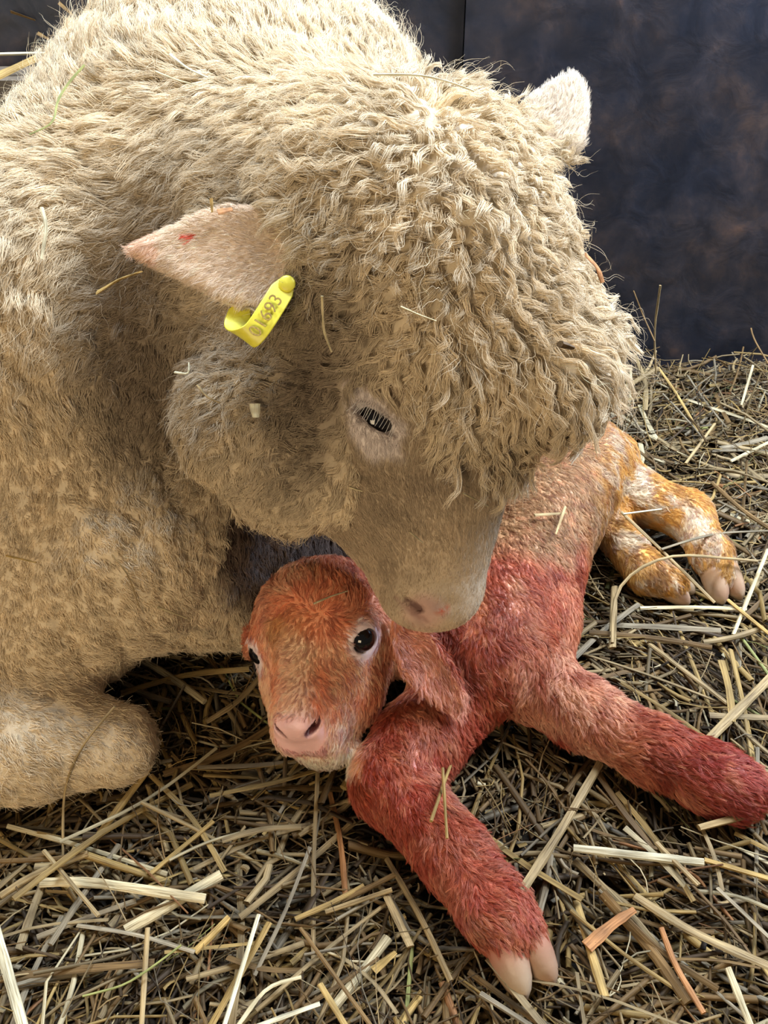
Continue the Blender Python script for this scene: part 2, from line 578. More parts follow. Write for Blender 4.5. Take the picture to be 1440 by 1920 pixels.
def in_poly(px, py, poly):
    ins = np.zeros(len(px), bool); m = len(poly)
    for i in range(m):
        (x0, y0), (x1, y1) = poly[i], poly[(i + 1) % m]
        c = (y0 <= py) != (y1 <= py)
        ins ^= c & (px < x0 + (py - y0) * (x1 - x0) / ((y1 - y0) or 1e-9))
    return ins


def poly_dist(px, py, poly):
    best = np.full(len(px), 1e9); m = len(poly)
    for i in range(m):
        p = np.array(poly[i], float); q = np.array(poly[(i + 1) % m], float); e = q - p
        t = np.clip(((px - p[0]) * e[0] + (py - p[1]) * e[1]) / (e @ e), 0, 1)
        best = np.minimum(best, np.hypot(px - p[0] - t * e[0], py - p[1] - t * e[1]))
    return np.where(in_poly(px, py, poly), -best, best)


FACE_POLY = [(640, 690), (700, 695), (775, 745), (850, 850), (900, 868), (985, 872), (1000, 1200), (600, 1200), (560, 1010), (655, 985), (672, 900), (650, 820)]
EARL_POLY = [(205, 464), (300, 420), (400, 374), (520, 378), (560, 420), (556, 520), (470, 605), (400, 590), (300, 520)]
EARR_POLY = [(1055, 100), (1130, 110), (1135, 290), (1070, 290), (1000, 245), (965, 200), (1000, 160)]
FAX = nrm(D(810, 1120, 0.665) - D(790, 800, 0.64))


def wool_mask(P):
    """1 where fleece grows, 0 on the bare face and ears"""
    px, py, d = project(P)
    head = (P[:, 0] > -0.13) & (P[:, 1] < 0.62)
    t = (P - D(790, 800, 0.64)) @ FAX
    near = d < 0.70
    face = in_poly(px, py, FACE_POLY) & (d < 0.72)
    q = P - D(790, 800, 0.64)
    face |= head & (t > 0.055) & (d < 0.74) & (np.linalg.norm(q - (q @ FAX)[:, None] * FAX, axis=1) < 0.075)
    el = in_poly(px, py, EARL_POLY) & (d < 0.5725)
    er = in_poly(px, py, EARR_POLY)
    el |= (np.hypot((px - 530) / 1.0, (py - 462) / 1.3) < 42) & (d < 0.62)
    return np.where(face | el | er, 0.0, 1.0), face, el, er


wm, wface, wel, wer = wool_mask(EV)


def ewe_color(P, face, el, er):
    px, py, d = project(P)
    n = fbm(P, 30, 3); n2 = fbm(P + 5, 90, 2)
    base = np.array([0.75, 0.625, 0.44])
    c = np.tile(base, (len(P), 1))
    c *= (1 + 0.10 * n + 0.06 * n2)[:, None]
    # grubby grey-brown patches and painted-in shade on the cheek and neck
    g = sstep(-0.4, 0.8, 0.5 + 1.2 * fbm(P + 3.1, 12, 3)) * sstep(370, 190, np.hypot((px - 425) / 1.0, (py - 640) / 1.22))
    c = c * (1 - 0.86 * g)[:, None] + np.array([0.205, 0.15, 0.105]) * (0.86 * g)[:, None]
    g = sstep(190, 110, np.hypot(px - 545, py - 1020)) * (d > 0.71) * 0.95  # throat wool darkened, shade under the jaw painted into the colour
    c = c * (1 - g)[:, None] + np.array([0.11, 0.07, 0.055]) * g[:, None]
    # dusty face
    fc = np.array([0.60, 0.475, 0.33])
    c[face] = fc * (1 + 0.14 * n[face] + 0.08 * n2[face])[:, None]
    dirt = sstep(0.05, 0.55, fbm(P + 9, 45, 3)) * face
    c = c * (1 - 0.35 * dirt)[:, None] + np.array([0.22, 0.15, 0.10]) * (0.35 * dirt)[:, None]
    ld = sstep(14, -10, poly_dist(px, py, [(650, 712), (690, 725), (760, 795), (752, 850), (700, 862), (655, 810)]) + 10 * n2) * face
    c = c * (1 - ld)[:, None] + np.array([0.76, 0.68, 0.64]) * ld[:, None]
    up_ = sstep(1060, 900, py + 60 * n) * face * (1 - ld) * 0.35  # upper face darker: dust plus painted shade below the fringe
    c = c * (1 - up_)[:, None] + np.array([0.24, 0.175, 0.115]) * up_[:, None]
    nose = sstep(46, 16, np.hypot((px - 796) / 1.2, (py - 1146))) * face
    c = c * (1 - nose)[:, None] + (np.array([0.56, 0.35, 0.28]) * (1 + 0.3 * n2)[:, None]) * nose[:, None]
    nl = sstep(7, 3, poly_dist(px, py, [(760, 1124), (776, 1133), (790, 1143), (776, 1135)])) * face * 0.85
    c = c * (1 - nl)[:, None] + np.array([0.13, 0.06, 0.05]) * nl[:, None]
    ml = sstep(5, 2, poly_dist(px, py, [(742, 1118), (768, 1146), (804, 1164), (768, 1148)])) * face * 0.5
    c = c * (1 - ml)[:, None] + np.array([0.28, 0.13, 0.11]) * ml[:, None]
    bl = sstep(20, 8, np.hypot(px - 826, (py - 1140) * 1.3)) * face * (n2 > -0.3)
    c = c * (1 - bl)[:, None] + np.array([0.52, 0.13, 0.07]) * bl[:, None]
    ec = np.array([0.86, 0.71, 0.56])
    for m in (el, er):
        c[m] = ec * (1 + 0.05 * n[m])[:, None]
    c[er] *= np.array([1.05, 1.1, 1.15])
    rd = el & (np.hypot((px - 357) / 3.2, py - 443 + (px - 357) * 0.06) < 5)
    c[rd] = (0.75, 0.16, 0.10)
    tp = el & (px < 300)
    c[tp] *= np.array([1.05, 0.92, 0.9])
    return np.clip(c, 0, 0.95)


# tufted relief of the fleece: cobbled on the chest, softer elsewhere
_px, _py, _d = project(EV)
_ch = sstep(640, 860, _py) * sstep(520, 380, _px)
_wp = EV + 0.006 * np.stack([fbm(EV + 3 * k, 40, 2) for k in (1, 2, 3)], 1)
_st = _wp * np.array([1.0, 0.8, 0.5])
_a = np.clip(1 - cells(_st, 0.019) ** 2, 0, 1); _b = np.clip(1 - cells(_wp, 0.024) ** 2, 0, 1)
_disp = wm * (_ch * (0.0105 * _a - 0.005) * (1 - 0.75 * sstep(1180, 1260, _py)) + (1 - _ch) * (0.0065 * _b - 0.003) + 0.004 * fbm(EV, 14, 2))
EV = EV + EN * _disp[:, None]
EN = vnormals(EV, EQ)
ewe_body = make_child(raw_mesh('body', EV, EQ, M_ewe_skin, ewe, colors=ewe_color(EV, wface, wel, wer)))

# ------------------------------------------------------------------ lamb body
LAMB = Field((-0.16, 0.24, -0.03), (0.42, 0.98, 0.19), 0.0018)
L = LAMB
# head frame: right, up, forward of the lamb's own face
lf = nrm([-0.15, -0.64, 0.75]); lr = np.array([0.97, 0.13, 0.20]); lr = nrm(lr - (lr @ lf) * lf); lu = np.cross(lf, lr)
def c2w(v): return RT * v[0] + UP * v[1] - FW * v[2]
LR, LU, LF = c2w(lr), c2w(lu), c2w(lf)
LH = D(602, 1186, 0.742)


def H(r, u, f):
    return LH + (LR * r + LU * u + LF * f) / 1000


HA = (LR, LU, LF)
L.ell(H(0, 4, 0), (0.049, 0.045, 0.046), HA, k=0.01)
L.ell(H(0, 20, -4), (0.038, 0.034, 0.036), HA, k=0.015)
L.cone(H(0, -8, 16), H(0, -18, 60), 0.042, 0.030, k=0.015)
L.cone(H(0, 2, 25), H(0, 0, 68), 0.022, 0.0155, k=0.012)           # nose bridge
L.cone(H(5, -36, 8), H(3, -44, 52), 0.036, 0.025, k=0.015)         # jaw
for s in (-1, 1):
    L.ell(H(s * 24, -26, 28), (0.021, 0.028, 0.028), HA, k=0.015)   # cheeks
    L.ell(H(s * 37, 11 + 4 * s, 20), (0.0135, 0.0135, 0.0135), HA, k=0.008)  # orbit
L.ell(H(0, -2, 85), (0.0175, 0.0125, 0.010), HA, k=0.007)          # nose pad
for s in (-1, 1):
    L.ell(H(s * 11, -21, 79), (0.0140, 0.0150, 0.0125), HA, k=0.006)  # upper lip halves
L.ell(H(2, -50, 66), (0.0240, 0.0160, 0.0165), HA, k=0.006)         # chin
for s in (-1, 1):
    a = nrm(LR * s * 0.75 + LU * 0.55)
    L.ell(H(s * 13.5, -1, 93), (0.0072, 0.0034, 0.008), (a, np.cross(LF, a), LF), k=0.002, op='-')
for s in (-1, 1):
    a = nrm(LR * s * 0.80 + LU * 0.55)
    L.ell(H(s * 12.5, -1, 90), (0.0066, 0.0027, 0.012), (a, np.cross(LF, a), LF), k=0.001, op='-')
L.cone(H(0, -10, 97), H(0, -28, 92.5), 0.0014, 0.0016, k=0.003, op='-')
for s in (-1, 1):
    L.chain([H(0, -35, 90), H(s * 10, -38, 87), H(s * 20, -35, 80), H(s * 28, -28, 66)], [0.0020, 0.0020, 0.0016, 0.001], k=0.003, op='-')
EYES = []
for s in (-1, 1):
    c = H(s * 40 + (1.5 if s > 0 else 0), 11.5 + 4.5 * s, 25)
    out = nrm(LR * s * 0.72 + LF * 0.62 + LU * 0.12)
    L.ell(c + out * 0.002, (0.0095, 0.0084, 0.0075), (nrm(np.cross(LU, out)), LU, out), k=0.002, op='-')
    EYES.append((c, out, s))
# ears
ear(L, [(738, 1150), (775, 1152), (815, 1195), (850, 1250), (872, 1305), (862, 1335), (832, 1325), (790, 1300), (752, 1262), (735, 1215)],
    lambda x, y: 0.716 - (y - 1150) / 180 * 0.012, 0.0026, 22.0, 0.004)
L.cone(D(765, 1190, 0.722), D(835, 1300, 0.709), 0.006, 0.004, k=0.006)
ear(L, [(480, 1150), (462, 1165), (456, 1195), (458, 1225), (468, 1235), (480, 1220), (490, 1200)],
    lambda x, y: 0.775, 0.0036, 8.0, 0.006)
# neck, torso
L.cone(H(12, 0, -22), D(850, 1195, 0.79), 0.034, 0.042, k=0.02)
CH = G(905, 1205, 0.062)
L.ell(CH, (0.056, 0.060, 0.050), k=0.02)
L.cone(G(925, 1130, 0.066), G(1010, 970, 0.068), 0.056, 0.052, k=0.02)
L.cone(G(1010, 970, 0.066), G(1085, 885, 0.060), 0.052, 0.050, k=0.02)
# right foreleg in the picture (its left)
L.chain([G(1035, 1040, 0.07), G(1012, 1160, 0.058), G(998, 1275, 0.042), G(1090, 1335, 0.034), G(1220, 1405, 0.029), G(1330, 1457, 0.027), G(1378, 1480, 0.025)],
        [0.030, 0.029, 0.028, 0.024, 0.0215, 0.022, 0.0225], k=0.012)
L.ell(G(972, 1262, 0.045), (0.021, 0.022, 0.024), k=0.012)
# left foreleg in the picture
L.chain([G(860, 1300, 0.045), G(785, 1395, 0.034), G(735, 1465, 0.030), G(850, 1600, 0.028), G(925, 1700, 0.025), G(958, 1742, 0.023)],
        [0.034, 0.030, 0.028, 0.0215, 0.0200, 0.0190], k=0.012)
# hind legs
L.chain([G(1090, 870, 0.06), G(1175, 925, 0.04), G(1290, 965, 0.036), G(1335, 1040, 0.028), G(1352, 1078, 0.020)],
        [0.046, 0.028, 0.0205, 0.0165, 0.014], k=0.014)
L.chain([G(1115, 850, 0.06), G(1150, 860, 0.05), G(1120, 960, 0.03)], [0.03, 0.022, 0.018], k=0.012)
L.chain([G(1130, 970, 0.035), G(1215, 1075, 0.022), G(1262, 1095, 0.018)], [0.02, 0.016, 0.0135], k=0.012)
L.ell(G(1135, 845, 0.062), (0.024, 0.02, 0.018), k=0.012)

LV, LQ = L.mesh(1)
LN = vnormals(LV, LQ)
lamb = tag(empty('lamb', (0.1, 0.6, 0)), 'wet newborn lamb stained red and orange, lying on straw beneath the ewe', 'lamb')


def lamb_color(P):
    px, py, d = project(P)
    n = fbm(P, 28, 4); n2 = fbm(P + 7, 70, 3); n3 = fbm(P + 2, 160, 2)
    cream = np.array([0.78, 0.58, 0.40]); orange = np.array([0.74, 0.32, 0.14]); red = np.array([0.54, 0.13, 0.06])
    dark = np.array([0.22, 0.025, 0.018]); yel = np.array([0.60, 0.36, 0.11])
    c = np.tile(orange, (len(P), 1))
    head = (P[:, 0] < 0.02) & (P[:, 2] > 0.0) & (py < 1470)
    # default body: mix of red and cream
    w = sstep(-0.75, 0.15, n + 0.4 * n2)
    c = red * w[:, None] + (orange * 0.6 + cream * 0.4) * (1 - w)[:, None]
    w2 = sstep(0.1, 0.6, n2 + 0.2)
    c = c * (1 - 0.55 * w2)[:, None] + dark * (0.55 * w2)[:, None]
    # blood-dark chest
    k = sstep(190, 40, np.hypot((px - 880), (py - 1215) * 1.0)) * (d > 0.70)
    c = c * (1 - 0.8 * k)[:, None] + (dark * 0.6 + red * 0.4) * (0.8 * k)[:, None]
    lo_ = sstep(1300, 1370, py) * sstep(1085, 1050, px) * 0.55
    c = c * (1 - lo_)[:, None] + np.array([0.46, 0.075, 0.045]) * (1 + 0.5 * n2)[:, None] * lo_[:, None]
    # right foreleg: pale pink fur to dark foot
    leg = sstep(1180, 1290, py) * sstep(930, 1000, px) * (d > 0.68)
    pale = leg * sstep(1260, 1080, px) * sstep(-0.35, 0.45, 0.25 - n2 - 0.3 * n)
    c = c * (1 - 0.75 * pale)[:, None] + np.array([0.80, 0.46, 0.31]) * (0.75 * pale)[:, None]
    ft = leg * sstep(1200, 1340, px)
    c = c * (1 - 0.6 * ft)[:, None] + np.array([0.33, 0.03, 0.035]) * (0.6 * ft)[:, None]
    # flank turns to tan then yellow towards the rump
    o3 = sstep(-0.1, 0.35, fbm(P + 12, 18, 3)) * (px > 860) * (py < 1230)
    c = c * (1 - 0.6 * o3)[:, None] + np.array([0.70, 0.30, 0.13]) * (0.6 * o3)[:, None]
    k = sstep(120, 50, np.hypot(px - 810, (py - 1320) * 1.2)) * (d > 0.66)
    c = c * (1 - 0.6 * k)[:, None] + (dark * 0.4 + red * 0.6) * (0.6 * k)[:, None]
    y = sstep(1075, 985, py + 55 * n + 30 * n2) * (px > 850)
    tan = np.array([0.41, 0.225, 0.105]) * (1 + 0.15 * n)[:, None]
    c = c * (1 - y)[:, None] + tan * y[:, None]
    hy = sstep(1080, 1180, px) * sstep(1230, 1180, py)
    wv_ = sstep(-.05, .3, n2)[:, None]
    hc = yel * np.array([1.0, 0.9, 0.7]) * (1 + 0.3 * n)[:, None] * (1 - 0.8 * wv_) + np.array([0.66, 0.56, 0.42]) * 0.8 * wv_
    bw_ = sstep(.1, .45, fbm(P + 21, 50, 2))[:, None] * 0.7
    hc = hc * (1 - bw_) + np.array([0.26, 0.11, 0.035]) * bw_
    c = c * (1 - hy)[:, None] + hc * hy[:, None]
    # head
    q = P - LH
    r_, u_, f_ = (q @ LR) * 1000, (q @ LU) * 1000, (q @ LF) * 1000
    hd = sstep(64, 58, np.abs(r_)) * (1 - sstep(1448, 1458, py) * sstep(640, 655, px)) * (1 - sstep(34, 40, r_) * sstep(-30, -38, u_) * sstep(10, 20, f_)) * sstep(-86, -78, u_) * (f_ > -38) * (d < 0.80) * sstep(0.0, 0.012, sstep(0, 1, 1.0) * (0.75 - (px - 720) / 4000) - d * 0) * (1 - sstep(0.715, 0.73, d) * sstep(1370, 1400, py)) * (1 - sstep(690, 712, px) * sstep(1330, 1360, py))
    hw = sstep(-0.5, 0.5, n)
    hw = np.clip(hw + 0.35 * n3, 0, 1)
    hcol = np.array([0.93, 0.60, 0.39]) * (1 - hw)[:, None] + np.array([0.85, 0.32, 0.16]) * hw[:, None]
    g = sstep(0.1, 0.5, fbm(P + 1.7, 40, 2)) * sstep(20, -5, r_)
    hcol = hcol * (1 - 0.6 * g)[:, None] + np.array([0.50, 0.27, 0.07]) * (0.6 * g)[:, None]
    dk = sstep(0.15, 0.55, fbm(P + 4.4, 55, 3)) * sstep(0, 25, u_)
    hcol = hcol * (1 - 0.6 * dk)[:, None] + np.array([0.36, 0.05, 0.03]) * (0.6 * dk)[:, None]
    br = sstep(18, 6, np.abs(r_ + 2)) * sstep(25, 50, f_) * sstep(-14, -4, u_)
    hcol = hcol * (1 - 0.6 * br)[:, None] + np.array([0.90, 0.68, 0.50]) * (0.6 * br)[:, None]
    mz = sstep(54, 74, f_) * sstep(-10, -20, u_) * sstep(34, 22, np.abs(r_))
    hcol = hcol * (1 - 0.7 * mz)[:, None] + np.array([0.88, 0.66, 0.54]) * (0.7 * mz)[:, None]
    ns = sstep(23, 17, np.hypot(r_, u_ + 9)) * sstep(78, 86, f_)
    hcol = hcol * (1 - ns)[:, None] + np.array([0.86, 0.52, 0.50]) * ns[:, None]
    for s_ in (-1, 1):
        a_ = nrm(LR * s_ * 0.80 + LU * 0.55); q_ = P - H(s_ * 12.5, -1, 90)
        e_ = np.sqrt(((q_ @ a_) / 0.0071) ** 2 + ((q_ @ np.cross(LF, a_)) / 0.0034) ** 2 + ((q_ @ LF) / 0.014) ** 2)
        nn_ = sstep(1.15, 0.9, e_)
        hcol = hcol * (1 - nn_)[:, None] + np.array([0.13, 0.035, 0.035]) * nn_[:, None]
    chn = sstep(-40, -46, u_) * sstep(40, 56, f_) * sstep(31, 23, np.abs(r_))
    hcol = hcol * (1 - chn)[:, None] + np.array([0.74, 0.66, 0.54]) * chn[:, None]
    for cc, out, s in EYES:
        e = sstep(18, 13, np.linalg.norm((P - cc) * 1000, axis=1))
        hcol = hcol * (1 - e)[:, None] + np.array([0.86, 0.70, 0.70]) * e[:, None]
    c = c * (1 - hd)[:, None] + hcol * hd[:, None]
    er_ = (in_poly(px, py, [(735, 1140), (780, 1150), (880, 1310), (860, 1345), (730, 1260)]) & (d < 0.73)) * (1 - hd)
    ecol = np.array([0.76, 0.36, 0.25]) * (1 + 0.2 * n2)[:, None]
    c = c * (1 - er_)[:, None] + ecol * er_[:, None]
    # small orange and pale tufts through the stain
    o2 = sstep(0.15, 0.5, n3) * (1 - hd) * (1 - hy)
    c = c * (1 - 0.35 * o2)[:, None] + np.array([0.80, 0.40, 0.22]) * (0.35 * o2)[:, None]
    c *= (1 + 0.12 * n3)[:, None]
    return np.clip(c, 0.005, 0.95)


lamb_body = make_child(raw_mesh('body', LV, LQ, M_lamb_skin, lamb, colors=lamb_color(LV)))


def sphere_mesh(c, r, axes, n=24):
    V = []; F = []
    for i in range(n // 2 + 1):
        th = math.pi * i / (n // 2)
        for j in range(n):
            ph = 2 * math.pi * j / n
            l = np.array([math.sin(th) * math.cos(ph), math.sin(th) * math.sin(ph), math.cos(th)])
            V.append(np.array(c) + sum(axes[k] * l[k] * r[k] for k in range(3)))
    for i in range(n // 2):
        for j in range(n):
            F.append((i * n + j, (i + 1) * n + j, (i + 1) * n + (j + 1) % n, i * n + (j + 1) % n))
    return V, F


for c, out, s in EYES:
    V, F = sphere_mesh(c - out * 0.0014, (0.0098, 0.0098, 0.0098), (nrm(np.cross(LU, out)), LU, out))
    e = make_child(raw_mesh('eye', V, F, M_eye, lamb)); e['label'] = 'glossy black eye'
V, F = sphere_mesh(D(706, 786, 0.601), (0.0125, 0.0125, 0.0125), (RT, UP, FW))
e = make_child(raw_mesh('eye', V, F, M_eye, ewe)); e['label'] = 'half closed dark eye'

# ------------------------------------------------------------------ straw
PAL = {'pale': (0.70, 0.60, 0.37), 'gold': (0.50, 0.34, 0.12), 'tan': (0.42, 0.31, 0.155), 'brown': (0.23, 0.14, 0.052), 'dark': (0.10, 0.062, 0.028), 'green': (0.36, 0.38, 0.13), 'white': (0.80, 0.74, 0.52), 'orange': (0.48, 0.23, 0.09), 'grey': (0.36, 0.30, 0.20)}


def straw_mat():
    m, nt, b, out = mat_new('straw')
    a = nt.nodes.new('ShaderNodeAttribute'); a.attribute_name = 'tint'
    g = nt.nodes.new('ShaderNodeAttribute'); g.attribute_name = 'grain'
    n = nt.nodes.new('ShaderNodeTexNoise'); n.inputs['Scale'].default_value = 1.6; n.inputs['Detail'].default_value = 3; n.inputs['Roughness'].default_value = 0.6
    nt.links.new(g.outputs['Vector'], n.inputs['Vector'])
    r = ramp(nt, [(0.28, (0.30, 0.25, 0.20)), (0.45, (0.78, 0.75, 0.70)), (0.60, (1.0, 1.0, 1.0)), (0.78, (1.25, 1.22, 1.15))])
    nt.links.new(n.outputs['Fac'], r.inputs['Fac'])
    mx = nt.nodes.new('ShaderNodeMix'); mx.data_type = 'RGBA'; mx.blend_type = 'MULTIPLY'; mx.inputs['Factor'].default_value = 1
    nt.links.new(a.outputs['Color'], mx.inputs['A']); nt.links.new(r.outputs['Color'], mx.inputs['B'])
    nt.links.new(mx.outputs['Result'], b.inputs['Base Color'])
    b.inputs['Roughness'].default_value = 0.62; b.inputs['Specular IOR Level'].default_value = 0.25
    bp = nt.nodes.new('ShaderNodeBump'); bp.inputs['Strength'].default_value = 0.6; bp.inputs['Distance'].default_value = 0.0006
    nt.links.new(n.outputs['Fac'], bp.inputs['Height']); nt.links.new(bp.outputs['Normal'], b.inputs['Normal'])
    return m


M_straw = straw_mat()


def set_grain(o, G_):
    at = o.data.attributes.new('grain', 'FLOAT_VECTOR', 'POINT')
    at.data.foreach_set('vector', np.ascontiguousarray(G_, dtype=np.float32).ravel())


def stalk(pts, width, aspect=0.6, sides=7, K=None, rng=random, nodes=True, taper=0.0):
    """a dry stem or blade: an elliptical tube along a bent line; returns verts, faces, per-vertex shade"""
    pts = np.array(pts, float)
    K = K or max(4, 3 * len(pts))
    s_ = np.concatenate([[0], np.cumsum(np.linalg.norm(np.diff(pts, axis=0), axis=1))])
    t = np.linspace(0, s_[-1], K)
    if len(pts) > 2:                              # smooth the bends a little
        C = np.stack([np.interp(t, s_, pts[:, k]) for k in range(3)], 1)
        for _ in range(2):
            C[1:-1] = 0.5 * C[1:-1] + 0.25 * (C[:-2] + C[2:])
    else:
        C = np.stack([np.interp(t, s_, pts[:, k]) for k in range(3)], 1)
    Tn = nrm(np.gradient(C, axis=0))
    side = nrm(np.cross(Tn, [0, 0, 1.0]) + 1e-6)
    roll = rng.uniform(-0.7, 0.7)
    nn = np.cross(side, Tn)
    a = side * math.cos(roll) + nn * math.sin(roll); b = -side * math.sin(roll) + nn * math.cos(roll)
    V = []; sh = []; gr = []; r0 = rng.uniform(0, 90)
    shade = [rng.uniform(0.72, 1.18) for _ in range(sides)]
    for k in range(K):
        w = width * (1 - taper * k / (K - 1)) * (1 + (0.12 if nodes and k % 4 == 2 else 0)) * rng.uniform(0.95, 1.05)
        for j in range(sides):
            th = 2 * math.pi * j / sides
            V.append(C[k] + a[k] * (math.cos(th) * w / 2) + b[k] * (math.sin(th) * w / 2 * aspect))
            gr.append((math.cos(th) * 2.2 + r0, math.sin(th) * 2.2, t[k] * 28 + r0))
            sh.append(shade[j] * (0.9 + 0.2 * math.sin(k * 1.7 + roll)))
    F = []
    for k in range(K - 1):
        for j in range(sides):
            F.append((k * sides + j, k * sides + (j + 1) % sides, (k + 1) * sides + (j + 1) % sides, (k + 1) * sides + j))
    F.append(tuple(range(sides - 1, -1, -1))); F.append(tuple((K - 1) * sides + j for j in range(sides)))
    return np.array(V), F, np.array([np.array(sh)] + list(np.array(gr).T)).T


def straw_thing(name, pts, width, aspect, col, label, cat='straw', group=None, taper=0.0, K=None, dim=0.95):
    V, F, sh = stalk(pts, width, aspect, K=K, taper=taper)
    o = V.mean(0)
    c = np.clip(np.array(PAL[col])[None] * dim * sh[:, :1], 0, 0.92)
    ob = raw_mesh(name, V - o, F, M_straw, None, smooth=False, colors=c)
    set_grain(ob, sh[:, 1:])
    ob.location = o
    return tag(ob, label, cat, group)


def ghere(px, py, lift):
    p = G(px, py, 0.01)
    for _ in range(3):
        z = ground_h(p[None])[0] + lift
        p = G(px, py, z)
    return p


